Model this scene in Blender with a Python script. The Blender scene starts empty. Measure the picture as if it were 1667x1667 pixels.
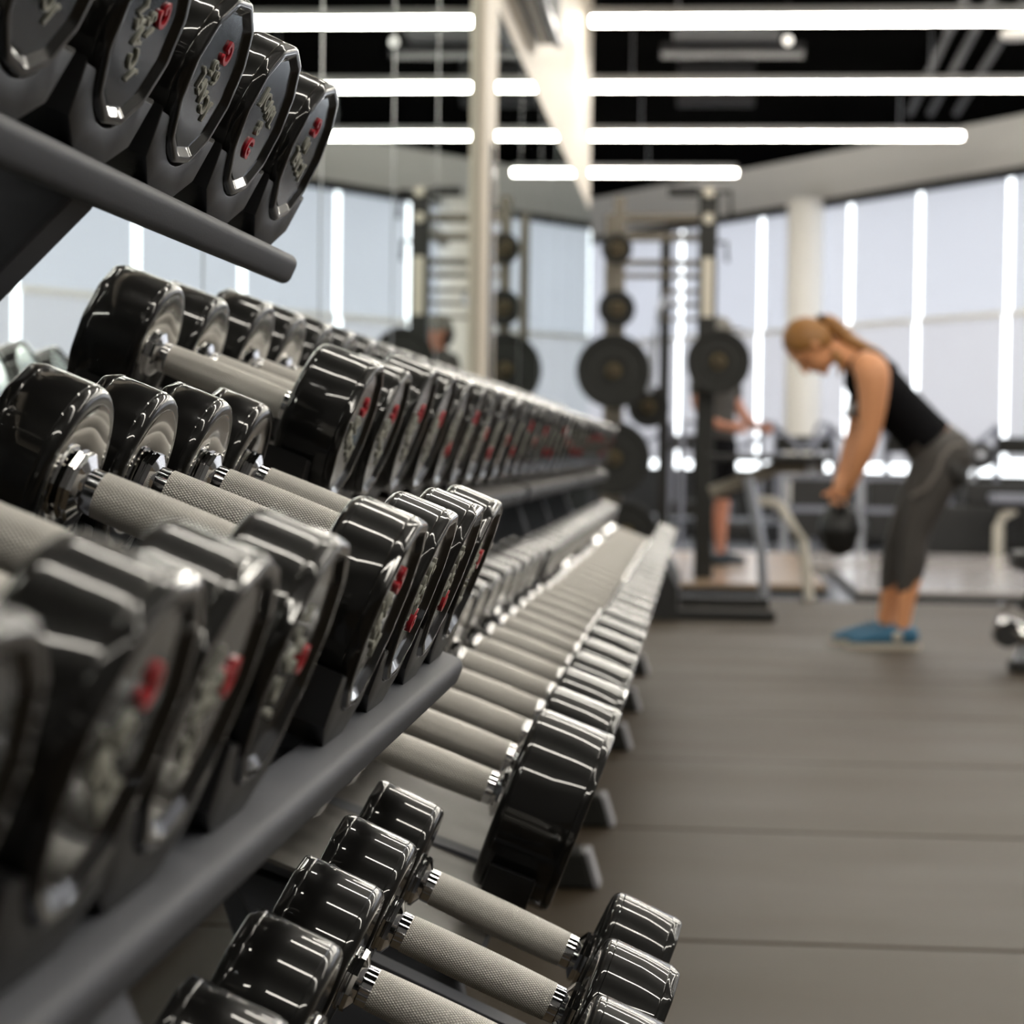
import bpy, bmesh, math, random
from mathutils import Vector, Matrix
random.seed(7)
PI = math.pi
SC = bpy.context.scene
COL = SC.collection

# ------------------------------------------------------------------ camera, world, exposure
CAM_H = 0.82
F_PX = 3500.0
cam_data = bpy.data.cameras.new('camera')
cam = bpy.data.objects.new('camera', cam_data)
COL.objects.link(cam)
cam_data.sensor_width = 36.0
cam_data.sensor_fit = 'HORIZONTAL'
cam_data.lens = F_PX / 1667.0 * 36.0
cam_data.clip_start = 0.02
cam_data.clip_end = 300
YAW = math.radians(4.985)      # camera turned a little towards the rack
PITCH = math.radians(1.60)   # and a little down
ROLL = math.radians(0.75)
cam.matrix_world = (Matrix.Translation((0, 0, CAM_H)) @ Matrix.Rotation(YAW, 4, 'Z')
                    @ Matrix.Rotation(PI / 2 - PITCH, 4, 'X') @ Matrix.Rotation(ROLL, 4, 'Z'))
cam_data.dof.use_dof = True
cam_data.dof.focus_distance = 1.55
cam_data.dof.aperture_fstop = 8.2
SC.camera = cam

world = bpy.data.worlds.new('daylight')
SC.world = world
world.use_nodes = True
wb = world.node_tree.nodes['Background']
wb.inputs['Color'].default_value = (0.95, 0.97, 1.0, 1)
wb.inputs['Strength'].default_value = 5.0

SC.view_settings.view_transform = 'Standard'
SC.view_settings.look = 'None'
SC.view_settings.gamma = 1.0
SC.view_settings.use_curve_mapping = False
SC.view_settings.exposure = 0.0
LAMP = 36.0                   # radiance of the ceiling light bars

# ------------------------------------------------------------------ materials
MATS = {}
def mat(name, col, rough=0.5, metal=0.0, spec=0.5, coat=0.0, coat_rough=0.05, noise=None, bump=None, emit=None):
    m = bpy.data.materials.new(name)
    m.use_nodes = True
    nt = m.node_tree
    b = nt.nodes['Principled BSDF']
    b.inputs['Base Color'].default_value = (*col, 1)
    b.inputs['Roughness'].default_value = rough
    b.inputs['Metallic'].default_value = metal
    b.inputs['Specular IOR Level'].default_value = spec
    b.inputs['Coat Weight'].default_value = coat
    b.inputs['Coat Roughness'].default_value = coat_rough
    if emit:
        b.inputs['Emission Color'].default_value = (*emit[0], 1)
        b.inputs['Emission Strength'].default_value = emit[1]
    if noise:   # (scale, amount, detail)
        tc = nt.nodes.new('ShaderNodeTexCoord')
        n = nt.nodes.new('ShaderNodeTexNoise')
        n.inputs['Scale'].default_value = noise[0]
        n.inputs['Detail'].default_value = noise[2] if len(noise) > 2 else 4
        nt.links.new(tc.outputs['Object'], n.inputs['Vector'])
        mx = nt.nodes.new('ShaderNodeMix'); mx.data_type = 'RGBA'
        a = noise[1]
        mx.inputs[6].default_value = (*[max(0, c * (1 - a)) for c in col], 1)
        mx.inputs[7].default_value = (*[min(1, c * (1 + a)) for c in col], 1)
        nt.links.new(n.outputs['Fac'], mx.inputs[0])
        nt.links.new(mx.outputs[2], b.inputs['Base Color'])
    if bump:    # (scale, strength, distance)
        tc = nt.nodes.new('ShaderNodeTexCoord')
        n2 = nt.nodes.new('ShaderNodeTexNoise')
        n2.inputs['Scale'].default_value = bump[0]
        n2.inputs['Detail'].default_value = 3
        nt.links.new(tc.outputs['Object'], n2.inputs['Vector'])
        bp = nt.nodes.new('ShaderNodeBump')
        bp.inputs['Strength'].default_value = bump[1]
        bp.inputs['Distance'].default_value = bump[2]
        nt.links.new(n2.outputs['Fac'], bp.inputs['Height'])
        nt.links.new(bp.outputs['Normal'], b.inputs['Normal'])
    MATS[name] = m
    return m

mat('urethane', (0.007, 0.0068, 0.0065), 0.32, 0, 0.13, 0.9, 0.022)
mat('face_steel', (0.075, 0.092, 0.11), 0.13, 1.0, 0.5, 0.3, 0.05, bump=(30, 0.06, 0.002))
mat('inner_steel', (0.42, 0.41, 0.39), 0.10, 1.0, bump=(18, 0.05, 0.002))
mat('chrome', (0.86, 0.86, 0.87), 0.07, 1.0)
mat('rack_paint', (0.092, 0.096, 0.110), 0.55, 0.0, 0.18, bump=(700, 0.25, 0.0006))
mat('tray_paint', (0.105, 0.098, 0.09), 0.38, 0.0, 0.5, bump=(600, 0.2, 0.0005))
mat('saddle_plastic', (0.013, 0.013, 0.014), 0.42, 0, 0.5, bump=(900, 0.3, 0.0005))
mat('letter_pale', (0.42, 0.42, 0.36), 0.45)
mat('letter_red', (0.62, 0.015, 0.03), 0.35, 0, 0.5, 0.4)
mat('cream_paint', (0.74, 0.66, 0.55), 0.55, noise=(2.0, 0.03))
mat('white_paint', (0.90, 0.885, 0.85), 0.6, noise=(1.5, 0.03))
mat('column_paint', (0.88, 0.85, 0.79), 0.6, noise=(1.5, 0.03))
mat('ceiling_black', (0.0028, 0.0028, 0.0027), 0.95, 0, 0.0, noise=(1.2, 0.3))
mat('duct_dark', (0.012, 0.012, 0.012), 0.8, 0, 0.1)
mat('wall_charcoal', (0.10, 0.10, 0.105), 0.6)
mat('duct_grey', (0.028, 0.028, 0.030), 0.6, 0, 0.2)
mat('frame_dark', (0.022, 0.022, 0.020), 0.45, 0, 0.3, bump=(300, 0.1, 0.001))
mat('frame_tan', (0.19, 0.165, 0.13), 0.4)
mat('frame_cream', (0.62, 0.58, 0.50), 0.35)
mat('frame_silver', (0.45, 0.47, 0.52), 0.3, 0.6)
mat('plate_iron', (0.020, 0.020, 0.018), 0.55, 0, 0.3, noise=(12, 0.2))
mat('hub_brass', (0.14, 0.10, 0.045), 0.4, 0.4)
mat('pad_black', (0.012, 0.012, 0.012), 0.5, bump=(120, 0.15, 0.001))
mat('pad_slate', (0.22, 0.23, 0.28), 0.4)
mat('cap_pale', (0.42, 0.42, 0.45), 0.5)
mat('decal_cream', (0.70, 0.65, 0.55), 0.5)
mat('wood_plate', (0.36, 0.25, 0.16), 0.3, 0, 0.5, 0.3, 0.15, noise=(3, 0.15))
mat('platform_grey', (0.58, 0.54, 0.53), 0.18, 0.0, 0.6, 0.4, 0.12, noise=(2, 0.08))
mat('edge_black', (0.015, 0.015, 0.015), 0.6)
mat('floor_blue', (0.20, 0.215, 0.25), 0.16, 0, 0.6, noise=(1.4, 0.25))
mat('wood_post', (0.22, 0.09, 0.04), 0.5)
mat('orange_plastic', (0.85, 0.30, 0.03), 0.4)
mat('skin', (0.74, 0.34, 0.165), 0.5, noise=(9, 0.06))
mat('skin_flush', (0.52, 0.23, 0.15), 0.5)
mat('hair', (0.32, 0.145, 0.035), 0.45, noise=(40, 0.35))
mat('shirt_black', (0.005, 0.005, 0.006), 0.9, 0, 0.1)
mat('shirt_print', (0.42, 0.44, 0.47), 0.7)
mat('leggings', (0.062, 0.056, 0.052), 0.6, noise=(70, 0.3))
mat('leggings_line', (0.20, 0.18, 0.165), 0.6)
mat('leggings_panel', (0.030, 0.029, 0.028), 0.6)
mat('shoe_blue', (0.03, 0.14, 0.25), 0.55, noise=(30, 0.3))
mat('shoe_dark', (0.015, 0.03, 0.045), 0.6)
mat('shoe_sole', (0.55, 0.50, 0.42), 0.6)
mat('shirt_grey', (0.05, 0.047, 0.043), 0.8)
mat('cap_grey', (0.22, 0.21, 0.19), 0.8)
mat('lamp_housing', (0.5, 0.5, 0.5), 0.5)
mat('lamp_diffuser', (0.9, 0.9, 0.85), 0.5, emit=((1.0, 0.945, 0.84), LAMP))
mat('bulb', (0.9, 0.9, 0.9), 0.5, emit=((1.0, 0.95, 0.85), 1.2))
mat('screen_dark', (0.02, 0.012, 0.006), 0.2)
mat('glass_strip', (0.62, 0.68, 0.78), 0.08, 1.0)
mat('mirror_edge', (0.30, 0.33, 0.33), 0.3, 0.5)

def knurl():
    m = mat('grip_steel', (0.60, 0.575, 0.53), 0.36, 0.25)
    nt = m.node_tree; b = nt.nodes['Principled BSDF']
    uv = nt.nodes.new('ShaderNodeUVMap')
    sep = nt.nodes.new('ShaderNodeSeparateXYZ')
    nt.links.new(uv.outputs['UV'], sep.inputs[0])
    outs = []
    for sgn in (1, -1):        # two diagonal groove families crossing: diamond knurling
        a = nt.nodes.new('ShaderNodeMath'); a.operation = 'MULTIPLY_ADD'
        a.inputs[1].default_value = sgn
        nt.links.new(sep.outputs['X'], a.inputs[0]); nt.links.new(sep.outputs['Y'], a.inputs[2])
        f = nt.nodes.new('ShaderNodeMath'); f.operation = 'MULTIPLY'; f.inputs[1].default_value = 2 * PI
        nt.links.new(a.outputs[0], f.inputs[0])
        s = nt.nodes.new('ShaderNodeMath'); s.operation = 'SINE'
        nt.links.new(f.outputs[0], s.inputs[0])
        outs.append(s)
    mn = nt.nodes.new('ShaderNodeMath'); mn.operation = 'MINIMUM'
    nt.links.new(outs[0].outputs[0], mn.inputs[0]); nt.links.new(outs[1].outputs[0], mn.inputs[1])
    bp = nt.nodes.new('ShaderNodeBump'); bp.inputs['Strength'].default_value = 0.75; bp.inputs['Distance'].default_value = 0.0005
    nt.links.new(mn.outputs[0], bp.inputs['Height'])
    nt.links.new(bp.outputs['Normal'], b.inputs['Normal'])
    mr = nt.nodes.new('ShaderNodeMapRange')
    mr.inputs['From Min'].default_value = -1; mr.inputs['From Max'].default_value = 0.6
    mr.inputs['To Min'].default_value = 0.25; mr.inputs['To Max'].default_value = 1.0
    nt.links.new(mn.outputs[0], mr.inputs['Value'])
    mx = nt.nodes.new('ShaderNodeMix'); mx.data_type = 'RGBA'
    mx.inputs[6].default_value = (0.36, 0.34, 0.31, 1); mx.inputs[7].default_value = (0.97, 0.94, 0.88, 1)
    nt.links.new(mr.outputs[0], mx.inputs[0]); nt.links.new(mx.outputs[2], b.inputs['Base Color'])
knurl()

def mirror_mat():
    m = bpy.data.materials.new('mirror'); m.use_nodes = True
    nt = m.node_tree; nt.nodes.clear()
    g = nt.nodes.new('ShaderNodeBsdfGlossy'); g.inputs['Color'].default_value = (0.80, 0.85, 0.84, 1); g.inputs['Roughness'].default_value = 0.0
    o = nt.nodes.new('ShaderNodeOutputMaterial'); nt.links.new(g.outputs[0], o.inputs[0])
    MATS['mirror'] = m
mirror_mat()

def blind_mat(name, col):
    m = bpy.data.materials.new(name); m.use_nodes = True
    nt = m.node_tree; nt.nodes.clear()
    d = nt.nodes.new('ShaderNodeBsdfDiffuse'); d.inputs['Color'].default_value = (0.62, 0.62, 0.62, 1)
    t = nt.nodes.new('ShaderNodeBsdfTranslucent'); t.inputs['Color'].default_value = (*col, 1)
    mx = nt.nodes.new('ShaderNodeMixShader'); mx.inputs[0].default_value = 0.66
    nt.links.new(d.outputs[0], mx.inputs[1]); nt.links.new(t.outputs[0], mx.inputs[2])
    o = nt.nodes.new('ShaderNodeOutputMaterial'); nt.links.new(mx.outputs[0], o.inputs[0])
    MATS[name] = m
blind_mat('blind_fabric', (0.575, 0.58, 0.61))
blind_mat('blind_fabric_low', (0.56, 0.555, 0.575))

def glass_mat():
    m = bpy.data.materials.new('window_glass'); m.use_nodes = True
    nt = m.node_tree; nt.nodes.clear()
    t = nt.nodes.new('ShaderNodeBsdfTransparent'); t.inputs['Color'].default_value = (0.96, 0.97, 0.97, 1)
    g = nt.nodes.new('ShaderNodeBsdfGlossy'); g.inputs['Roughness'].default_value = 0.02
    mx = nt.nodes.new('ShaderNodeMixShader'); mx.inputs[0].default_value = 0.06
    nt.links.new(t.outputs[0], mx.inputs[1]); nt.links.new(g.outputs[0], mx.inputs[2])
    o = nt.nodes.new('ShaderNodeOutputMaterial'); nt.links.new(mx.outputs[0], o.inputs[0])
    MATS['window_glass'] = m
glass_mat()

def floor_mat():
    m = mat('rubber_mat', (0.105, 0.094, 0.082), 0.5, 0, 0.22)
    nt = m.node_tree; b = nt.nodes['Principled BSDF']
    tc = nt.nodes.new('ShaderNodeTexCoord')
    mp = nt.nodes.new('ShaderNodeMapping'); mp.inputs['Scale'].default_value = (0.8, 2.2, 1)
    nt.links.new(tc.outputs['Object'], mp.inputs['Vector'])
    n = nt.nodes.new('ShaderNodeTexNoise'); n.inputs['Scale'].default_value = 1.3; n.inputs['Detail'].default_value = 5
    nt.links.new(mp.outputs['Vector'], n.inputs['Vector'])
    n2 = nt.nodes.new('ShaderNodeTexNoise'); n2.inputs['Scale'].default_value = 260; n2.inputs['Detail'].default_value = 2
    nt.links.new(tc.outputs['Object'], n2.inputs['Vector'])
    mx = nt.nodes.new('ShaderNodeMix'); mx.data_type = 'RGBA'
    mx.inputs[6].default_value = (0.046, 0.034, 0.021, 1); mx.inputs[7].default_value = (0.066, 0.049, 0.031, 1)
    nt.links.new(n.outputs['Fac'], mx.inputs[0])
    mx2 = nt.nodes.new('ShaderNodeMix'); mx2.data_type = 'RGBA'; mx2.blend_type = 'OVERLAY'; mx2.inputs[0].default_value = 0.45
    nt.links.new(mx.outputs[2], mx2.inputs[6]); nt.links.new(n2.outputs['Fac'], mx2.inputs[7])
    nt.links.new(mx2.outputs[2], b.inputs['Base Color'])
    mr = nt.nodes.new('ShaderNodeMapRange'); mr.inputs['To Min'].default_value = 0.42; mr.inputs['To Max'].default_value = 0.62
    nt.links.new(n.outputs['Fac'], mr.inputs['Value']); nt.links.new(mr.outputs[0], b.inputs['Roughness'])
    bp = nt.nodes.new('ShaderNodeBump'); bp.inputs['Strength'].default_value = 0.5; bp.inputs['Distance'].default_value = 0.0015
    nt.links.new(n2.outputs['Fac'], bp.inputs['Height']); nt.links.new(bp.outputs['Normal'], b.inputs['Normal'])
floor_mat()

# ------------------------------------------------------------------ mesh helpers
def mesh_from(name, verts, faces, smooth=None, uvs=None):
    me = bpy.data.meshes.new(name)
    me.from_pydata([tuple(v) for v in verts], [], faces)
    bm = bmesh.new(); bm.from_mesh(me)
    bmesh.ops.recalc_face_normals(bm, faces=bm.faces)
    bm.to_mesh(me); bm.free()
    if smooth is not None:
        me.polygons.foreach_set('use_smooth', [True] * len(me.polygons))
        me.set_sharp_from_angle(angle=math.radians(smooth))
    return me

class MB:
    """collects boxes, tubes and prisms of ONE part into one mesh"""
    def __init__(self): self.v = []; self.f = []
    def add(self, v, f):
        o = len(self.v); self.v += [Vector(p) for p in v]; self.f += [tuple(i + o for i in q) for q in f]; return self
    def box(self, a, b, M=None):
        (x0, y0, z0), (x1, y1, z1) = a, b
        v = [(x0,y0,z0),(x1,y0,z0),(x1,y1,z0),(x0,y1,z0),(x0,y0,z1),(x1,y0,z1),(x1,y1,z1),(x0,y1,z1)]
        if M: v = [M @ Vector(p) for p in v]
        return self.add(v, [(0,3,2,1),(4,5,6,7),(0,1,5,4),(1,2,6,5),(2,3,7,6),(3,0,4,7)])
    def prism(self, poly, y0, y1):           # polygon in X-Z pushed along Y
        n = len(poly)
        v = [(x, y0, z) for x, z in poly] + [(x, y1, z) for x, z in poly]
        f = [tuple(range(n)), tuple(range(2*n-1, n-1, -1))] + [(i, (i+1) % n, n+(i+1) % n, n+i) for i in range(n)]
        return self.add(v, f)
    def tube(self, pts, r, n=12, rx=None):   # round tube along a path, r a number or a list
        pts = [Vector(p) for p in pts]; k = len(pts)
        rs = r if isinstance(r, (list, tuple)) else [r] * k
        v = []
        up = Vector((0, 0, 1))
        for i, p in enumerate(pts):
            d = (pts[min(i+1, k-1)] - pts[max(i-1, 0)]).normalized()
            u = up if abs(d.dot(up)) < 0.95 else Vector((0, 1, 0))
            s = d.cross(u).normalized(); t = s.cross(d).normalized()
            for j in range(n):
                a = 2*PI*j/n
                v.append(p + (s*math.cos(a) + t*math.sin(a)) * rs[i])
        f = [(i*n+j, i*n+(j+1) % n, (i+1)*n+(j+1) % n, (i+1)*n+j) for i in range(k-1) for j in range(n)]
        f += [tuple(range(n-1, -1, -1)), tuple((k-1)*n+j for j in range(n))]
        return self.add(v, f)
    def lathe(self, prof, n=32, axis='X', c=(0, 0, 0)):   # prof: (along, radius)
        v = []
        for a, r in prof:
            for j in range(n):
                t = 2*PI*j/n
                cs, sn = r*math.cos(t), r*math.sin(t)
                p = {'X': (a, cs, sn), 'Y': (cs, a, sn), 'Z': (cs, sn, a)}[axis]
                v.append((p[0]+c[0], p[1]+c[1], p[2]+c[2]))
        k = len(prof)
        f = [(i*n+j, i*n+(j+1) % n, (i+1)*n+(j+1) % n, (i+1)*n+j) for i in range(k-1) for j in range(n)]
        f += [tuple(range(n-1, -1, -1)), tuple((k-1)*n+j for j in range(n))]
        return self.add(v, f)
    def ball(self, c, r, n=12):
        rx, ry, rz = r if isinstance(r, (tuple, list)) else (r, r, r)
        v = []; m = n
        for i in range(1, m):
            ph = PI*i/m
            for j in range(2*n):
                t = PI*j/n
                v.append((c[0]+rx*math.sin(ph)*math.cos(t), c[1]+ry*math.sin(ph)*math.sin(t), c[2]+rz*math.cos(ph)))
        w = 2*n
        f = [(i*w+j, i*w+(j+1) % w, (i+1)*w+(j+1) % w, (i+1)*w+j) for i in range(m-2) for j in range(w)]
        top = len(v); v.append((c[0], c[1], c[2]+rz)); v.append((c[0], c[1], c[2]-rz))
        f += [(top, (j+1) % w, j) for j in range(w)] + [(top+1, (m-2)*w+j, (m-2)*w+(j+1) % w) for j in range(w)]
        return self.add(v, f)
    def mesh(self, name, smooth=35): return mesh_from(name, self.v, self.f, smooth)
    def obj(self, name, m, parent=None, smooth=35, bevel=0):
        o = bpy.data.objects.new(name, self.mesh(name, smooth)); COL.objects.link(o)
        if m: o.data.materials.append(MATS[m])
        if parent: o.parent = parent
        if bevel:
            b = o.modifiers.new('bevel', 'BEVEL'); b.width = bevel; b.segments = 2; b.limit_method = 'ANGLE'
        return o

def obj_of(name, me, m, parent=None):
    o = bpy.data.objects.new(name, me); COL.objects.link(o)
    if m and not me.materials: me.materials.append(MATS[m])
    if parent: o.parent = parent
    return o
def empty(name, loc=(0, 0, 0), rot=(0, 0, 0)):
    o = bpy.data.objects.new(name, None); COL.objects.link(o)
    o.empty_display_size = 0.05; o.location = loc; o.rotation_euler = rot
    return o
def tag(o, label, cat, group=None):
    o['label'] = label; o['category'] = cat
    if group: o['group'] = group
    return o
def structure(o, label=None, cat=None):
    o['kind'] = 'structure'
    if label: o['label'] = label
    if cat: o['category'] = cat
    return o
ORD = ['first', 'second', 'third', 'fourth', 'fifth', 'sixth', 'seventh', 'eighth', 'ninth', 'tenth', 'eleventh', 'twelfth',
       'thirteenth', 'fourteenth', 'fifteenth', 'sixteenth', 'seventeenth', 'eighteenth', 'nineteenth', 'twentieth', 'twenty-first',
       'twenty-second', 'twenty-third', 'twenty-fourth', 'twenty-fifth', 'twenty-sixth', 'twenty-seventh', 'twenty-eighth',
       'twenty-ninth', 'thirtieth', 'thirty-first', 'thirty-second']

# ------------------------------------------------------------------ the room
CEIL = 4.30
XW = -0.86            # plane of the mirror wall
YEND = 16.5           # far end of the mirror wall
# outline of the curved window wall, from the far left round to the right
WP = [(-6.2, 36.6), (-5.3, 35.2), (-4.3, 33.7), (-3.3, 32.2), (-2.3, 30.7), (-1.32, 29.2), (-0.34, 27.7), (0.64, 26.2), (1.60, 24.72), (2.27, 23.62), (3.06, 22.4), (3.87, 21.1), (4.66, 19.7),
      (5.4, 18.2), (6.0, 16.75), (6.5, 15.25), (6.9, 13.7), (7.2, 12.15), (7.4, 10.6), (7.5, 9.0)]
def slab(z0, z1, y0=-5.0):
    poly = [(-6.1, y0)] + ([(7.6, y0), (7.6, 9.0)] if y0 < 9 else [(7.16, y0)]) + [p for p in reversed(WP) if p[1] > y0 + 0.01]
    n = len(poly)
    m = MB()
    m.add([(x, yy, z0) for x, yy in poly] + [(x, yy, z1) for x, yy in poly],
          [tuple(range(n-1, -1, -1)), tuple(range(n, 2*n))] + [(i, (i+1) % n, n+(i+1) % n, n+i) for i in range(n)])
    return m
# floor: rubber mats laid side by side (near part), smooth blue-grey floor beyond
fl = structure(slab(-0.06, -0.012).obj('floor', 'edge_black', smooth=None), 'dark subfloor under the rubber mats and smooth floor', 'floor')
MATW = 1.08
y = 12.26
k = 0
while y > -4:
    o = MB().box((-0.86, y - MATW + 0.006, -0.012), (7.15, y - 0.006, 0.0)).obj('rubber_mat', 'rubber_mat', fl, smooth=None, bevel=0.004)
    o.rotation_euler = (0, 0, math.radians(-0.12))
    y -= MATW; k += 1
slab(-0.012, -0.002, 12.27).obj('smooth_floor', 'floor_blue', fl, smooth=None)

cl = structure(slab(CEIL, CEIL + 0.1).obj('ceiling', 'ceiling_black', smooth=None), 'black painted open ceiling above the light bars', 'ceiling')
wl = structure(MB().box((XW - 0.2, -5, 0), (XW - 0.012, YEND, CEIL)).obj('wall_left', 'cream_paint', smooth=None), 'cream wall carrying the mirrors behind the dumbbell racks', 'wall')
MTOP = 2.70
edges = [-3.6, -2.4, -1.2, 0.0, 1.27, 2.55, 3.66, 4.80, 5.93, 6.92, 8.13]
far = [8.61, 10.1, 11.35, 12.6, 13.85, 15.15, YEND - 0.02]
pan = [(edges[i], edges[i+1]) for i in range(len(edges)-1)] + [(far[i], far[i+1]) for i in range(len(far)-1)]
for i, (a, b) in enumerate(pan):
    o = MB().box((-0.006, -(b-a)/2 + 0.003, -MTOP/2 + 0.05), (0.006, (b-a)/2 - 0.003, MTOP/2 - 0.05)).obj('mirror_panel', 'mirror', wl, smooth=None)
    o.location = (XW - 0.006, (a+b)/2, MTOP/2)
    o.rotation_euler = (0, math.radians(random.uniform(-0.03, 0.03)), math.radians(random.uniform(-0.02, 0.02)))
    MB().box((XW - 0.013, b - 0.006, 0.05), (XW + 0.001, b + 0.006, MTOP - 0.05)).obj('mirror_joint', 'mirror_edge', wl, smooth=None)
structure(MB().box((XW - 0.1, 8.14, 0), (XW + 0.03, 8.60, CEIL)).obj('trim_1', 'cream_paint', smooth=None, bevel=0.01), 'cream pilaster interrupting the wall mirrors', 'pilaster')
t1 = bpy.data.objects['trim_1']
MB().box((XW + 0.02, 8.32, 0.6), (XW + 0.034, 8.38, 2.02)).obj('glass_strip', 'edge_black', t1, smooth=None)
MB().box((XW + 0.02, 8.39, 0.6), (XW + 0.036, 8.48, 2.02)).obj('glass_strip', 'glass_strip', t1, smooth=None)
# the wall turns the corner at its far end; side room and closing walls out of view
structure(MB().box((-6, YEND - 0.2, 0), (XW - 0.2, YEND, CEIL)).obj('wall_corner', 'cream_paint', smooth=None), 'cream return of the mirror wall', 'wall')
structure(MB().box((-6.2, YEND, 0), (-6.0, 36.4, CEIL)).obj('wall_far_left', 'white_paint', smooth=None), 'white wall at the far left of the hall', 'wall')
structure(MB().box((-6, -5.1, 0), (7.7, -4.9, CEIL)).obj('wall_back', 'wall_charcoal', smooth=None), 'charcoal wall behind the camera', 'wall')
structure(MB().box((7.5, -5, 0), (7.7, 9.0, CEIL)).obj('wall_right', 'wall_charcoal', smooth=None), 'charcoal wall on the right of the hall', 'wall')

# curved window wall
SILL, WTOP, BSEAM = 0.64, 3.77, 2.30
wfar = structure(MB().box((0, 0, 0), (0.01, 0.01, 0.01)).obj('wall_far', 'white_paint', smooth=None), 'curved white wall of tall windows at the end of the hall', 'wall')
bmu = MB(); bml = MB(); bsl = MB()
def seg_box(mb, p, q, z0, z1, d0, d1, t0=0.0, t1=1.0):   # box along p->q, d = distance outwards (away from the room)
    p, q = Vector((*p, 0)), Vector((*q, 0)); d = (q - p); L = d.length; d.normalize()
    nrm = Vector((-d.y, d.x, 0))    # outward = left of travel direction
    a, b = p + d*L*t0, p + d*L*t1
    v = [a+nrm*d0, b+nrm*d0, b+nrm*d1, a+nrm*d1]
    v = [Vector((w.x, w.y, z0)) for w in v] + [Vector((w.x, w.y, z1)) for w in v]
    mb.add(v, [(0,3,2,1),(4,5,6,7),(0,1,5,4),(1,2,6,5),(2,3,7,6),(3,0,4,7)])
for i in range(len(WP)-1):
    seg_box(bmu, WP[i], WP[i+1], WTOP, CEIL + 0.02, 0.0, 0.3)       # soffit band over the windows
    seg_box(bml, WP[i], WP[i+1], 0.0, SILL, 0.0, 0.3)               # low wall under them
wfar.data = bmu.mesh('wall_far', None); wfar.data.materials.append(MATS['white_paint'])
bml.obj('low_wall', 'frame_dark', wfar, smooth=None)
rim = MB()
for i in range(len(WP)-1):
    seg_box(rim, WP[i], WP[i+1], WTOP - 0.10, WTOP, -0.03, 0.0)
rim.obj('blind_pelmet', 'duct_grey', wfar, smooth=None)
wn = 0
for i in range(2, len(WP)-1):
    wn += 1
    w = empty('window_%d' % wn); structure(w, 'tall window with drawn white roller blinds', 'window')
    m = MB(); seg_box(m, WP[i], WP[i+1], SILL, WTOP, 0.16, 0.17); m.obj('pane', 'window_glass', w, smooth=None)
    L = (Vector(WP[i+1]) - Vector(WP[i])).length
    g = 0.042 / L
    m = MB(); seg_box(m, WP[i], WP[i+1], BSEAM - 0.02, WTOP, 0.075, 0.078, g, 1 - g); m.obj('blind', 'blind_fabric', w, smooth=None)
    low = 0.74 if i != 10 else 0.80
    m = MB(); seg_box(m, WP[i], WP[i+1], low, BSEAM + 0.02, 0.05, 0.053, g, 1 - g); m.obj('blind', 'blind_fabric_low', w, smooth=None)
    m = MB(); seg_box(m, WP[i], WP[i+1], BSEAM - 0.03, BSEAM + 0.03, 0.03, 0.048, g, 1 - g); m.obj('blind_rail', 'white_paint', w, smooth=None)
# round white column in front of the windows
structure(MB().lathe([(0, 0.21), (WTOP, 0.21)], 40, 'Z', (1.17, 25.1, 0)).obj('trim_2', 'column_paint'), 'round cream column standing in front of the far windows', 'column')

# ------------------------------------------------------------------ ceiling light bars
LZ = 3.83
rows = [(-1.24, -0.25, 6.8), (1.46, -0.25, 6.8), (4.16, -0.25, 6.8), (6.86, -0.25, 6.8), (9.56, -0.25, 6.6), (12.26, -0.25, 6.2), (14.96, XW+.06, 5.6), (17.64, -3.6, 4.6), (20.35, -3.6, 2.38), (23.0, -3.6, 0.34)]
names = ['behind the camera', 'straight above the near dumbbell rack', 'above the start of the far dumbbell rack', 'above the middle of the far dumbbell rack', 'above the woman, just out of view', 'above the squat rack, just out of view',
         'topmost and nearest in view', 'second from the top in view', 'third from the top in view', 'lowest, shortest and farthest in view']
SEG = 1.02
dif_full = MB().box((0.004, -0.05, -0.045), (SEG - 0.004, 0.05, 0.0)).mesh('diffuser', None)
for (yy, x0, x1), nm in zip(rows, names):
    t = tag(empty('light_bar', (0, yy, LZ)), 'long white ceiling light bar, ' + nm, 'light', 'ceiling light bars')
    x = x1
    while x > x0 + 0.02:
        L = min(SEG, x - x0)
        if L > SEG - 0.01:
            o = obj_of('diffuser', dif_full, 'lamp_diffuser', t)
        else:
            o = MB().box((0.004, -0.05, -0.045), (L - 0.004, 0.05, 0.0)).obj('diffuser', 'lamp_diffuser', t, smooth=None)
        o.location = (x - L, 0, 0)
        x -= L
    MB().box((x0, -0.055, 0.001), (x1, 0.055, 0.06)).obj('housing', 'lamp_housing', t, smooth=None)
    xx = x0 + 0.6
    while xx < x1:
        MB().tube([(xx, 0, 0.06), (xx, 0, CEIL - LZ)], 0.006, 6).obj('hanger', 'frame_silver', t)
        xx += 2.4
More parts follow.
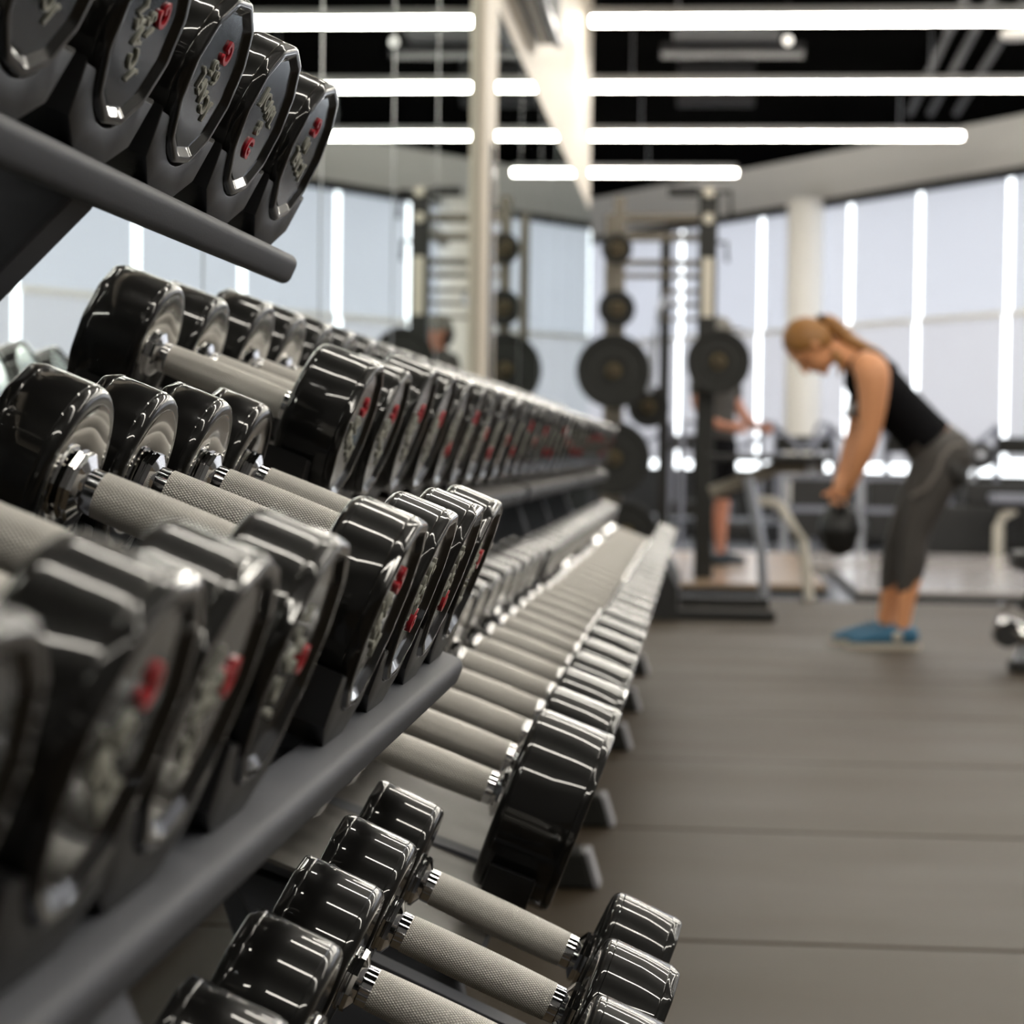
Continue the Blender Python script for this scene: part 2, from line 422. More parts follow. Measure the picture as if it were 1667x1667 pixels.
# services under the ceiling
def duct(lab, *boxes, m='duct_dark', name='air_duct', cat='duct'):
    t = tag(empty(name, boxes[0][0]), lab, cat)
    for a, b in boxes:
        o = MB().box(Vector(a) - t.location, Vector(b) - t.location).obj('casing', m, t, smooth=None, bevel=0.01)
    return t
duct('dark grey box-shaped air unit hanging under the ceiling between the upper light bars', ((-0.25, 16.0, 3.96), (0.55, 16.6, 4.06)), ((-0.35, 16.7, 3.92), (0.75, 17.0, 3.99)), m='duct_grey', name='air_unit')
duct('long dark rectangular air duct crossing under the black ceiling', ((-0.8, 13.2, 3.95), (6.4, 13.7, 4.28)))
t = tag(MB().tube([(-0.25, 18.9, 4.05), (0.42, 18.9, 4.05)], 0.2, 24).obj('round_duct', 'duct_grey'), 'short round grey duct end between the second and third light bars', 'duct')
for i, xx in enumerate((1.75, 1.95, 2.2)):
    tag(MB().tube([(xx, 10, 4.2), (xx + 0.25, 21.5, 4.2)], 0.035, 10).obj('ceiling_pipe', 'duct_grey'), 'grey pipe running lengthwise under the ceiling, %s from the left' % ORD[i], 'pipe', 'pipes under the ceiling')
t = tag(empty('downlight', (2.2, 15.7, 3.85)), 'round white downlight hanging near the right edge of the ceiling', 'lamp')
MB().lathe([(-0.03, 0.10), (0.0, 0.11), (0.03, 0.11), (0.06, 0.05)], 24, 'Z').obj('shade', 'white_paint', t)
MB().tube([(0, 0, 0.06), (0, 0, 0.44)], 0.01, 8).obj('stem', 'duct_grey', t)
t = tag(empty('pendant_bulb', (0.59, 15.9, 3.85)), 'small glowing bulb below the ceiling between the two upper light bars', 'lamp')
MB().ball((0, 0, 0), 0.035).obj('bulb', 'bulb', t)
MB().tube([(0, 0, 0.03), (0, 0, 0.44)], 0.008, 8).obj('stem', 'duct_grey', t)
# wall television above the mirrors, edge-on
t = tag(empty('television', (XW, 9.8, 2.85)), 'dark brown boxed television high on the cream wall above the mirrors', 'television')
MB().box((0.002, -0.95, 0.0), (0.13, 0.95, 0.80)).obj('casing', 'screen_dark', t, smooth=None, bevel=0.01)
MB().box((0.128, -0.90, 0.05), (0.136, 0.90, 0.75)).obj('screen', 'edge_black', t, smooth=None)
MB().box((0.110, -0.96, -0.012), (0.140, 0.96, 0.004)).obj('bezel', 'frame_silver', t, smooth=None)
MB().box((-0.010, -0.9, -0.05), (0.020, 0.9, -0.002)).obj('wall_plate', 'frame_cream', t, smooth=None)

# ------------------------------------------------------------------ dumbbells
def head_mesh(R, L, name):
    """one end: x from 0 (inner face) to L (outer face); ten flats cut into the outer rim, recessed outer face"""
    n = 144; NF = 12
    prof = [(0.006, 0.0155), (0.0035, R*0.45), (0.0008, R - 0.014)]            # dished inner face
    rr = 0.0068
    for q in range(8):                                                        # rounded inner rim
        a = PI/2*q/7
        prof.append((rr*(1 - math.cos(a)), R - 0.0006 - rr + rr*math.sin(a)))
    body_end = L - 0.0072
    prof += [(rr + 0.0008, R - 0.0006), (rr + 0.0016, R), (rr + 0.0026, R), (L*0.5, R), (body_end - 0.0024, R), (body_end - 0.0016, R - 0.0004), (body_end - 0.0008, R), (body_end, R)]
    verts = []
    def ring(f):
        for j in range(n):
            t = 2*PI*j/n
            x, r = f(t); verts.append((x, r*math.cos(t), r*math.sin(t)))
    for x, r in prof: ring(lambda t, x=x, r=r: (x, r))
    def cosd(t):
        w = 2*PI/NF
        d = (t + w/2) % w - w/2
        return math.cos(d)
    for q in range(1, 11):                    # flats: planes leaning inwards, cutting lens shapes into the round body
        u = q/10
        x = body_end + (L - 0.0028 - body_end)*u
        rp = R - 0.0017*u*(0.5 + 0.5*u)
        ring(lambda t, x=x, rp=rp: (x, min(R, rp/cosd(t))))
    lastr = lambda t: min(R, (R - 0.0017)/cosd(t))
    for q in range(1, 6):                     # rounded outer edge
        a = PI/2*q/5
        ring(lambda t, a=a: (L - 0.0028 + 0.0028*math.sin(a), lastr(t) - 0.0028*(1 - math.cos(a))))
    ring(lambda t: (L - 0.0002, lastr(t) - 0.0058))
    ring(lambda t: (L - 0.0050, (R - 0.0130)/cosd(t)))      # step down to the recessed plate
    k = len(verts)//n
    faces = [(i*n+j, i*n+(j+1) % n, (i+1)*n+(j+1) % n, (i+1)*n+j) for i in range(k-1) for j in range(n)]
    faces += [tuple(range(n-1, -1, -1)), tuple((k-1)*n+j for j in range(n))]
    me = mesh_from(name, verts, faces, 28)
    me.materials.append(MATS['urethane'])
    return me
def face_plate_mesh(R, L):
    NF = 12; n = 48
    rp = R - 0.0124
    v = []; f = []
    for x, s in ((L - 0.0048, 1.0), (L - 0.0036, 0.985), (L - 0.0036, 0.6), (L - 0.0040, 0.0001)):
        for j in range(n):
            t = 2*PI*j/n; w = 2*PI/NF; d = (t + w/2) % w - w/2
            r = rp*s/math.cos(d)
            v.append((x, r*math.cos(t), r*math.sin(t)))
    f = [(i*n+j, i*n+(j+1) % n, (i+1)*n+(j+1) % n, (i+1)*n+j) for i in range(3) for j in range(n)]
    f += [tuple(3*n+j for j in range(n)), tuple(range(n-1, -1, -1))]
    me = mesh_from('face_plate', v, f, 30); me.materials.append(MATS['face_steel']); return me
def inner_plate_mesh(R):
    me = MB().lathe([(0.004, R - 0.0115), (0.0002, R - 0.0100), (-0.0002, R - 0.0120), (0.0016, R*0.5), (0.0030, 0.017), (0.004, 0.0165)], 56, 'X').mesh('inner_plate', 40)
    me.materials.append(MATS['inner_steel']); return me
def grip_mesh(rg, lg):
    n = 40; k = 9
    v = []; f = []; uv = []
    for i in range(k):
        x = -lg/2 + lg*i/(k-1)
        bulge = 0.0009*math.sin(PI*i/(k-1))
        for j in range(n):
            t = 2*PI*j/n; v.append((x, (rg+bulge)*math.cos(t), (rg+bulge)*math.sin(t)))
    for i in range(k-1):
        for j in range(n):
            f.append((i*n+j, i*n+(j+1) % n, (i+1)*n+(j+1) % n, (i+1)*n+j))
    nq = len(f)
    f += [tuple(range(n-1, -1, -1)), tuple((k-1)*n+j for j in range(n))]
    me = bpy.data.meshes.new('grip'); me.from_pydata(v, [], f)
    ul = me.uv_layers.new(name='UVMap')
    NT = 46; pitch = 2*PI*rg/NT
    for pi_, p in enumerate(me.polygons):
        for li in p.loop_indices:
            vi = me.loops[li].vertex_index
            i, j = divmod(vi, n)
            jj = j
            if pi_ < nq and (pi_ % n) == n-1 and j == 0: jj = n
            ul.data[li].uv = (jj/n*NT, v[vi][0]/pitch*0.62)
    bm = bmesh.new(); bm.from_mesh(me); bmesh.ops.recalc_face_normals(bm, faces=bm.faces); bm.to_mesh(me); bm.free()
    me.polygons.foreach_set('use_smooth', [True]*len(me.polygons)); me.set_sharp_from_angle(angle=math.radians(50))
    me.materials.append(MATS['grip_steel'])
    return me
def collar_mesh(rg, lc):
    m = MB()
    m.lathe([(-0.001, rg*0.90), (0.0, rg*0.98), (0.0075, rg*0.98), (0.0080, rg*0.9)], 28)           # plain ring next to the grip
    s = rg*1.06
    m.lathe([(0.0080, s*0.95), (0.0120, s*1.42), (0.0150, s*1.46), (0.0154, s*1.36), (0.0166, s*1.36), (0.0170, s*1.46), (0.0195, s*1.46), (lc, s*1.34)], 10)  # ten-sided nut with a groove
    me = m.mesh('collar', 25); me.materials.append(MATS['chrome']); return me
_txt = {}
def text_mesh(s, size, depth, m):
    key = (s, size)
    if key in _txt: return _txt[key]
    c = bpy.data.curves.new('lettering', 'FONT'); c.body = s; c.size = size; c.extrude = depth
    c.align_x = 'CENTER'; c.align_y = 'CENTER'; c.offset = size*0.018; c.resolution_u = 3; c.space_character = 1.2
    o = bpy.data.objects.new('tmp_text', c); COL.objects.link(o)
    dg = bpy.context.evaluated_depsgraph_get()
    me = bpy.data.meshes.new_from_object(o.evaluated_get(dg)); me.name = 'lettering'
    bpy.data.objects.remove(o); bpy.data.curves.remove(c)
    me.materials.clear(); me.materials.append(MATS[m])
    # text lies in X-Y facing +Z: stand it on the outer face (facing +X, reading along Y)
    for v in me.vertices:
        x, yv, z = v.co; v.co = (z, x, yv)
    _txt[key] = me
    return me
_kinds = {}
def kind(R, L, lg=0.120, rg=0.0148, lc=0.021):
    key = (R, L, rg, lg, lc)
    if key not in _kinds:
        _kinds[key] = dict(head=head_mesh(R, L, 'head'), plate=face_plate_mesh(R, L), inner=inner_plate_mesh(R), grip=grip_mesh(rg, lg), collar=collar_mesh(rg, lc))
    return _kinds[key]
def dumbbell(loc, tilt, roll, R, L, word, label, group, lg=0.120, rg=0.0148, lc=0.021, letters=True):
    K = kind(R, L, lg, rg, lc)
    t = tag(empty('dumbbell', loc, (roll, tilt, 0)), label, 'dumbbell', group)
    obj_of('grip', K['grip'], None, t)
    for s in (1, -1):
        c = obj_of('collar', K['collar'], None, t); c.location = (s*lg/2, 0, 0); c.rotation_euler = (0, 0, 0 if s > 0 else PI)
        h = obj_of('head', K['head'], None, t); h.location = (s*(lg/2 + lc - 0.002), 0, 0); h.rotation_euler = (0, 0, 0 if s > 0 else PI)
        obj_of('inner_plate', K['inner'], None, h)
        p = obj_of('face_plate', K['plate'], None, h)
        if s > 0 and letters:
            q = R/0.061
            a = obj_of('lettering', text_mesh('JCAFL', 0.0185*q, 0.0009, 'letter_pale'), None, h); a.location = (L - 0.0030, 0, 0.0105*q)
            b = obj_of('weight_number', text_mesh(word, 0.0165*q, 0.0009, 'letter_pale'), None, h); b.location = (L - 0.0030, 0.002, -0.0065*q)
            g = obj_of('red_emblem', text_mesh('G', 0.0225*q, 0.0012, 'letter_red'), None, h); g.location = (L - 0.0028, 0.000, -0.0245*q)
    return t

# ------------------------------------------------------------------ rack parts
def tier_frame(tilt, out):   # origin at the middle of an outer head face: a along the bar, n out of the tray
    ca, sa = math.cos(tilt), math.sin(tilt)
    return lambda a, n: (out[0] + a*ca + n*sa, out[1] - a*sa + n*ca)
def saddle_mesh(R, depth, n0):
    """cradle: U cut for the head, prongs each side, narrower foot; x = along the bar, y = along the rack, z = out of the tray"""
    pts = []
    w = R + 0.014
    top = -R*0.58
    rs = R + 0.0012
    a0 = math.acos(min(1, -top/rs))
    arc = []
    for q in range(15):
        a = -a0 + 2*a0*q/14
        arc.append((rs*math.sin(a), -rs*math.cos(a)))
    poly = [(-w, top + 0.004)] + [(-w + 0.004, top + 0.001), (arc[0][0] - 0.003, top + 0.001)] + arc + [(arc[-1][0] + 0.003, top + 0.001), (w - 0.004, top + 0.001), (w, top + 0.004)]
    poly += [(w*0.86, n0*0.80), (w*0.45, n0), (-w*0.45, n0), (-w*0.86, n0*0.80)]
    n = len(poly)
    v = [(0.0, yy, zz) for yy, zz in poly] + [(-depth, yy, zz) for yy, zz in poly]
    bm = bmesh.new()
    vs = [bm.verts.new(p) for p in v]
    for off in (0, n):
        f = bm.faces.new([vs[off+i] for i in range(n)])
    for i in range(n): bm.faces.new((vs[i], vs[(i+1) % n], vs[n+(i+1) % n], vs[n+i]))
    bmesh.ops.recalc_face_normals(bm, faces=bm.faces)
    bmesh.ops.bevel(bm, geom=[e for e in bm.edges if abs(e.verts[0].co.x - e.verts[1].co.x) < 1e-6], offset=0.0014, segments=2, affect='EDGES', profile=0.5)
    bmesh.ops.triangulate(bm, faces=[f for f in bm.faces if len(f.verts) > 4])
    me = bpy.data.meshes.new('saddle'); bm.to_mesh(me); bm.free()
    me.polygons.foreach_set('use_smooth', [True]*len(me.polygons)); me.set_sharp_from_angle(angle=math.radians(40))
    me.materials.append(MATS['saddle_plastic'])
    return me
def rounded_rect(x0, x1, z0, z1, r, n=4):
    pts = []
    for cx, cz, a0 in ((x1-r, z1-r, 0), (x0+r, z1-r, PI/2), (x0+r, z0+r, PI), (x1-r, z0+r, 1.5*PI)):
        for q in range(n+1):
            a = a0 + PI/2*q/n; pts.append((cx + r*math.cos(a), cz + r*math.sin(a)))
    return pts

# ---- near rack: three tiers
T25 = math.radians(25)
P1 = 0.172
Y1 = 1.786
rack1 = tag(empty('dumbbell_rack', (-0.45, 1.1, 0)), 'charcoal three-tier dumbbell rack nearest the camera', 'rack')
def rel(root, o):      # keep world placement for a child built in world coordinates
    o.parent = root; o.location = o.location - root.location; return o
tiers1 = [  # outer face centre (x,z), R, head length, count
    ('top', (-0.332, 1.067), 0.061, 0.036, 6),
    ('middle', (-0.186, 0.720), 0.062, 0.047, 8),
    ('bottom', (-0.034, 0.372), 0.064, 0.061, 5)]
YT = [1.786, 1.628, 1.452, 1.285, 0.992, 0.818, 0.688, 0.510, 0.350]   # the middle row stands unevenly
words = {'top': ['10', '8', '6.5', '15', '17', '20'], 'middle': ['22', '25', '27', '30', '32', '35', '37', '40'], 'bottom': ['12', '15', '17', '20', '22']}
rolls = {'top': [2.9, -0.25, 2.75, 2.2, 2.5, 2.2], 'middle': [1.9, 0.7, 0.6, 2.6, 1.5, 1.9, 2.6, 0.5], 'bottom': [0.3, 0.9, 0.2, 2, 1]}
for tn, out, R, L, cnt in tiers1:
    T25 = math.radians({'top': 24.5, 'middle': 21.5, 'bottom': 23.8}[tn])
    fr = tier_frame(T25, out)
    half = 0.060 + 0.019 + L
    c = fr(-half, 0)
    ys = YT if tn == 'middle' else [Y1 - P1*k for k in range(9)]
    lgt = 0.126 if tn == 'middle' else 0.120
    half = lgt/2 + 0.019 + L
    c = fr(-half, 0)
    for k in range(cnt):
        yy = ys[k]
        dumbbell((c[0], yy, c[1]), T25, rolls[tn][k], R, L, words[tn][k],
                 'black round dumbbell, %s from the far end of the near rack\'s %s tier' % (ORD[k], tn), 'dumbbells on the near rack', lg=lgt)
    sm = saddle_mesh(R, 0.040, -R - 0.021)
    ys0, ys1 = Y1 + 0.075, Y1 - P1*9.2
    for side in (0, 1):
        a_in = -2*half + 0.001
        for k in range(9):
            o = obj_of('saddle', sm, None, rack1); yk = ys[k]
            p = fr(-0.003 if side == 0 else -2*half + L - 0.006, 0)
            o.location = (p[0] + 0.45, yk - 1.1, p[1]); o.rotation_euler = (0, T25, 0)
        a0 = -0.018 if side == 0 else -2*half + L*0.5 - 0.015
        prof = rounded_rect(a0, a0 + 0.034, -R - 0.047, -R - 0.0205, 0.008)
        poly = [fr(a, n) for a, n in prof]
        o = MB().prism(poly, ys1, ys0).obj('rail', 'rack_paint', smooth=40); rel(rack1, o)
    # cross pieces joining front and back rail
    for yy in (ys0 - 0.02, 1.30, 0.80, 0.45):
        poly = [fr(a, n) for a, n in ((-2*half + L*0.5, -R - 0.044), (-0.02, -R - 0.044), (-0.02, -R - 0.026), (-2*half + L*0.5, -R - 0.026))]
        rel(rack1, MB().prism(poly, yy - 0.015, yy + 0.015).obj('cross_bar', 'rack_paint', smooth=None))
for yy in (1.275, 0.42):          # upright with the bracket that carries the top tier
    rel(rack1, MB().prism([(-0.372, 0.985), (-0.372, 0.968), (-0.58, 0.76), (-0.66, 0.76), (-0.70, 1.10), (-0.60, 1.08)], yy - 0.025, yy + 0.025).obj('bracket', 'rack_paint', smooth=None, bevel=0.004))
    rel(rack1, MB().box((-0.72, yy - 0.03, 0.05), (-0.64, yy + 0.03, 1.10)).obj('upright', 'rack_paint', smooth=None, bevel=0.006))
    rel(rack1, MB().box((-0.76, yy - 0.035, 0.0), (-0.12, yy + 0.035, 0.06)).obj('foot', 'rack_paint', smooth=None, bevel=0.006))
    rel(rack1, MB().prism([(-0.66, 0.62), (-0.30, 0.66), (-0.24, 0.635), (-0.30, 0.61), (-0.66, 0.50)], yy - 0.02, yy + 0.02).obj('bracket', 'rack_paint', smooth=None, bevel=0.004))
for yy in (0.78,):                # slanting front leg under the middle tier
    rel(rack1, MB().prism([(-0.30, 0.64), (-0.222, 0.625), (0.04, 0.03), (-0.06, 0.03)], yy - 0.03, yy + 0.03).obj('front_leg', 'rack_paint', smooth=None, bevel=0.008))

# ---- far racks: two tiers, three units in line
T20 = math.radians(20.5)
Y2, P2 = 2.04, 0.200
units = [(1.92, 4.34), (4.42, 6.30), (6.38, 8.12)]
feet = [(2.25, 4.05), (4.72, 5.95), (6.85, 7.98)]
outU, outL = (-0.329, 0.833), (-0.1077, 0.466)
frU, frL = tier_frame(T20, outU), tier_frame(T20, outL)
RU, RL = 0.0665, 0.090
sadU = saddle_mesh(0.076, 0.04, -0.076 - 0.018); sadL = saddle_mesh(0.088, 0.045, -0.088 - 0.022)
NROW = 30
unames = ['nearest', 'middle', 'farthest']
for ui, (ya, yb) in enumerate(units):
    rk = tag(empty('dumbbell_rack', (-0.4, (ya+yb)/2, 0)), 'charcoal two-tier dumbbell rack, %s of the three along the mirror wall beyond the three-tier one' % unames[ui], 'rack', 'two-tier dumbbell racks')
    # upper tier: two rails on a tray; lower tier: sheet tray with a rolled back edge
    for fr, w0, w1, n0 in ((frU, -0.275, 0.012, -RU - 0.019), (frL, -0.325, -0.045, -RL - 0.024)):
        poly = [fr(a, n) for a, n in ((w0, n0), (w1, n0), (w1, n0 - 0.004), (w0, n0 - 0.004))]
        rel(rk, MB().prism(poly, ya, yb).obj('tray', 'tray_paint', smooth=None))
        prof = rounded_rect(w1 - 0.03, w1 + 0.004, n0 - 0.034, n0 - 0.0045, 0.008)
        rel(rk, MB().prism([fr(a, n) for a, n in prof], ya, yb).obj('rail', 'rack_paint', smooth=40))
        prof = rounded_rect(w0 - 0.012, w0 + 0.002, n0 - 0.035, n0 + 0.001, 0.006)
        rel(rk, MB().prism([fr(a, n) for a, n in prof], ya, yb).obj('tray_lip', 'rack_paint', smooth=40))
    for yy in feet[ui]:
        d = Vector((0.52, -0.854)).normalized()
        rel(rk, MB().prism([(-0.66, 0.80), (-0.55, 0.80), (-0.27, 0.07), (-0.40, 0.07)], yy - 0.03, yy + 0.03).obj('upright', 'rack_paint', smooth=None, bevel=0.006))
        rel(rk, MB().prism([(-0.62, 0.80), (-0.42, 0.785), (-0.34, 0.735), (-0.53, 0.66)], yy - 0.02, yy + 0.02).obj('bracket', 'rack_paint', smooth=None))
        rel(rk, MB().prism([(-0.42, 0.46), (-0.20, 0.385), (-0.20, 0.365), (-0.36, 0.28)], yy - 0.02, yy + 0.02).obj('bracket', 'rack_paint', smooth=None))
        rel(rk, MB().prism([(-0.80, 0.0), (-0.185, 0.0), (-0.205, 0.072), (-0.80, 0.072)], yy - 0.04, yy + 0.04).obj('foot', 'frame_dark', smooth=None, bevel=0.008))
        rel(rk, MB().prism([(-0.1845, 0.004), (-0.176, 0.004), (-0.196, 0.070), (-0.2045, 0.070)], yy - 0.038, yy + 0.038).obj('foot_cap', 'cap_pale', smooth=None))
    if ui == 0:   # slanting end plate
        rel(rk, MB().prism([(-0.44, 0.44), (-0.22, 0.365), (-0.16, 0.10), (-0.24, 0.10)], ya + 0.03, ya + 0.06).obj('end_plate', 'rack_paint', smooth=None, bevel=0.004))
    rk['ya'] = ya
    for k in range(NROW):
        yy = Y2 + P2*k
        if not (ya <= yy < yb): continue
        for fr, sm, h in ((frU, sadU, 0.129), (frL, sadL, 0.157)):
            up = 0.0095 if fr is frU else 0.0
            for a in (-0.02, -2*h + 0.045):
                p = fr(a, up)
                o = obj_of('saddle', sm, None, rk); o.location = (p[0] + 0.4, yy - (ya+yb)/2, p[1]); o.rotation_euler = (0, T20, 0)
    del rk['ya']
for k in range(NROW):
    yy = Y2 + P2*k
    big = k >= 2
    R = 0.076 if big else 0.070
    L = (0.057 if k < 10 else 0.052) if big else 0.062
    half = 0.060 + 0.014 + L
    c = frU(-half, R - RU)
    dumbbell((c[0], yy, c[1]), T20, random.choice([0.4, 0.6, 1.6, 2.2, 2.6]) + random.uniform(-.2, .2), R, L, str(20 + 5*(k//4)), 'black round dumbbell, %s from the near end of the far racks\' upper tier' % ORD[k], 'dumbbells on the far racks',
             lc=0.016, letters=True)
    R = 0.090 if k < 8 else 0.088
    L = 0.078 if k < 12 else 0.070
    half = 0.060 + 0.019 + L
    c = frL(-half, R - RL)
    dumbbell((c[0], yy, c[1]), T20, random.uniform(0, 6), R, L, str(50 + 5*(k//3)), 'large black round dumbbell, %s from the near end of the far racks\' lower tier' % ORD[k], 'dumbbells on the far racks',
             rg=0.0165, letters=k < 10)

#PART2
# ------------------------------------------------------------------ platforms at the end of the mats
def platform(lab, x0, x1, y0, y1, h, top, edge):
    t = tag(empty('lifting_platform', ((x0+x1)/2, y0, 0)), lab, 'platform', 'lifting platforms')
    cx = (x0+x1)/2
    MB().box((x0-cx, 0, -0.001), (x1-cx, y1-y0, h*0.55)).obj('edge_frame', edge, t, smooth=None)
    MB().box((x0-cx+0.01, 0.012, h*0.55), (x1-cx-0.01, y1-y0-0.01, h)).obj('top_board', top, t, smooth=None, bevel=0.004)
platform('low wooden lifting platform under the squat rack', -0.70, 0.76, 12.75, 17.0, 0.06, 'wood_plate', 'edge_black')
platform('shiny grey lifting platform behind the woman', 0.90, 4.2, 12.4, 15.0, 0.06, 'platform_grey', 'edge_black')
platform('narrow grey-brown platform farther back behind the shiny grey one', 0.80, 4.4, 15.5, 17.4, 0.05, 'platform_grey', 'frame_tan')

# ------------------------------------------------------------------ squat rack and its weight plates
sr = tag(empty('squat_rack', (0, 13.3, 0.06)), 'tall dark squat rack with tan cross bars, standing on the wooden platform', 'squat rack')
def S(mb, name, m, **k): o = mb.obj(name, m, sr, **k); o.location = (0, -13.3, -0.06); return o
up = S(MB().box((-0.032, 13.22, 0.06), (0.084, 13.34, 2.44)), 'upright', 'frame_dark', smooth=None, bevel=0.008)
for z in (2.42, 2.26):
    o = MB().lathe([(13.205, 0.030), (13.22, 0.034)], 16, 'Y', (0.028, 0, z)).obj('bolt_disc', 'decal_cream', up)
MB().box((-0.005, 13.212, 1.66), (0.062, 13.222, 2.02)).obj('name_strip', 'decal_cream', up, smooth=None)
S(MB().tube([(-0.22, 13.28, 2.43), (-0.04, 13.28, 2.43)], 0.030, 14), 'pull_up_grip', 'pad_black')
S(MB().tube([(-0.04, 13.28, 2.43), (0.16, 13.28, 2.43), (0.165, 13.28, 2.26)], 0.016, 10), 'pull_up_handle', 'frame_dark')
S(MB().tube([(0.08, 13.28, 2.12), (0.14, 13.28, 2.12), (0.145, 13.28, 2.0)], 0.013, 8), 'hook', 'frame_dark')
S(MB().box((-0.285, 14.45, 0.06), (-0.215, 14.55, 2.30)), 'upright', 'frame_dark', smooth=None, bevel=0.006)
S(MB().box((-0.545, 13.10, 0.06), (-0.475, 13.18, 2.38)), 'upright', 'frame_tan', smooth=None, bevel=0.006)
S(MB().box((-0.62, 13.60, 0.06), (-0.56, 13.66, 2.33)), 'upright', 'frame_tan', smooth=None, bevel=0.006)
for z, r in ((2.30, 0.030), (2.18, 0.026), (2.02, 0.022), (1.94, 0.018), (1.84, 0.014), (1.76, 0.014), (1.67, 0.012)):
    S(MB().tube([(-0.50 if z > 1.9 else -0.25, 13.6, z), (0.03, 13.6, z)], r, 10), 'cross_bar', 'frame_tan')
S(MB().box((0.0, 13.34, 2.20), (0.05, 14.5, 2.27)), 'top_beam', 'frame_tan', smooth=None)
S(MB().tube([(-0.22, 13.5, 1.80), (-0.27, 13.45, 1.72), (-0.30, 13.4, 1.50), (-0.32, 13.38, 1.2)], 0.022, 10), 'curved_arm', 'frame_silver')
S(MB().box((0.0, 13.34, 0.06), (0.06, 14.6, 0.14)), 'base_rail', 'frame_dark', smooth=None)
S(MB().box((-0.54, 13.2, 0.06), (-0.48, 14.6, 0.14)), 'base_rail', 'frame_dark', smooth=None)
PZ = [(-0.52, 12.98, 2.05, 0.093), (-0.515, 12.98, 1.69, 0.112), (-0.53, 12.98, 1.315, 0.225), (-0.52, 12.98, 0.79, 0.225), (-0.44, 12.98, 0.34, 0.19)]
for (x, yy, z, r) in PZ:
    S(MB().tube([(x, yy - 0.10, z), (x, 13.12, z)], 0.022, 12), 'storage_peg', 'frame_dark')
S(MB().tube([(0.10, 12.98, 1.38), (0.10, 13.4, 1.38)], 0.024, 12), 'storage_peg', 'frame_dark')
S(MB().box((0.05, 13.36, 1.34), (0.13, 13.40, 1.42)), 'peg_bracket', 'frame_dark', smooth=None)
S(MB().tube([(-0.345, 14.1, 1.13), (-0.345, 14.5, 1.13)], 0.022, 12), 'storage_peg', 'frame_dark')
S(MB().box((-0.37, 14.46, 1.10), (-0.25, 14.52, 1.16)), 'peg_bracket', 'frame_dark', smooth=None)
def plate(loc, r, lab):
    t = tag(empty('weight_plate', loc), lab, 'weight plate', 'weight plates on the squat rack')
    w = 0.022
    MB().lathe([(0.0, 0.026), (0.0, r*0.30), (-w*0.35, r*0.34), (-w*0.35, r*0.78), (-w*0.9, r*0.84), (-w*0.9, r*0.97), (-w*0.6, r), (w*0.6, r), (w, r*0.97), (w, 0.026)], 48, 'Y').obj('disc', 'plate_iron', t)
    MB().lathe([(-0.012, 0.0255), (-0.012, 0.042), (-0.002, 0.046), (-0.002, 0.0255)], 24, 'Y').obj('hub_ring', 'hub_brass', t)
PL = ['small black weight plate at the top of the squat rack\'s left post', 'small black weight plate second from the top of the squat rack\'s left post',
      'large black weight plate, upper of the two big ones on the left post', 'large black weight plate, lower of the two big ones on the left post', 'black weight plate lowest on the squat rack\'s left post, half hidden']
for (x, yy, z, r), lab in zip(PZ, PL): plate((x, yy, z), r, lab)
plate((0.10, 13.05, 1.38), 0.195, 'black weight plate with brassy hub just right of the tall dark upright')
plate((-0.345, 14.2, 1.13), 0.14, 'black weight plate behind the two big plates, mostly hidden')
# black floor stand in front of the platform
fs = tag(empty('floor_stand', (-0.15, 11.2, 0)), 'black steel floor stand with two long feet beside the end of the dumbbell rack', 'stand')
MB().prism([(-0.12, 0.0), (0.05, 0.0), (0.05, 0.16), (-0.02, 0.30), (-0.12, 0.30)], -0.62, 0.65).obj('base_box', 'edge_black', fs, smooth=None)
for yy in (-0.55, 0.40):
    MB().box((0.03, yy - 0.05, 0.0), (0.53, yy + 0.05, 0.055)).obj('foot', 'edge_black', fs, smooth=None, bevel=0.006)

# ------------------------------------------------------------------ padded bench behind the rack
bn = tag(empty('exercise_bench', (0.4, 12.25, 0)), 'high black padded bench on cream and silver legs right of the squat rack', 'bench')
MB().box((-0.36, -0.16, 0.785), (0.34, 0.16, 0.825)).obj('pad', 'pad_black', bn, smooth=None, bevel=0.012)
MB().tube([(-0.34, 0, 0.60), (-0.12, 0, 0.69), (0.05, 0, 0.76), (0.30, 0, 0.76)], 0.040, 12).obj('beam', 'frame_tan', bn)
MB().tube([(-0.13, -0.06, 0.70), (-0.05, -0.06, 0.31)], 0.030, 12).obj('leg', 'frame_silver', bn)
MB().tube([(-0.05, -0.06, 0.31), (-0.03, -0.06, 0.0)], 0.030, 12).obj('leg', 'frame_silver', bn)
MB().tube([(-0.12, 0.06, 0.56), (0.02, 0.06, 0.555), (0.07, 0.06, 0.52), (0.19, 0.06, 0.33), (0.23, 0.06, 0.0)], 0.030, 12).obj('leg', 'frame_cream', bn)
MB().box((0.20, -0.05, 0.72), (0.26, 0.05, 0.79)).obj('pad_bracket', 'frame_silver', bn, smooth=None)

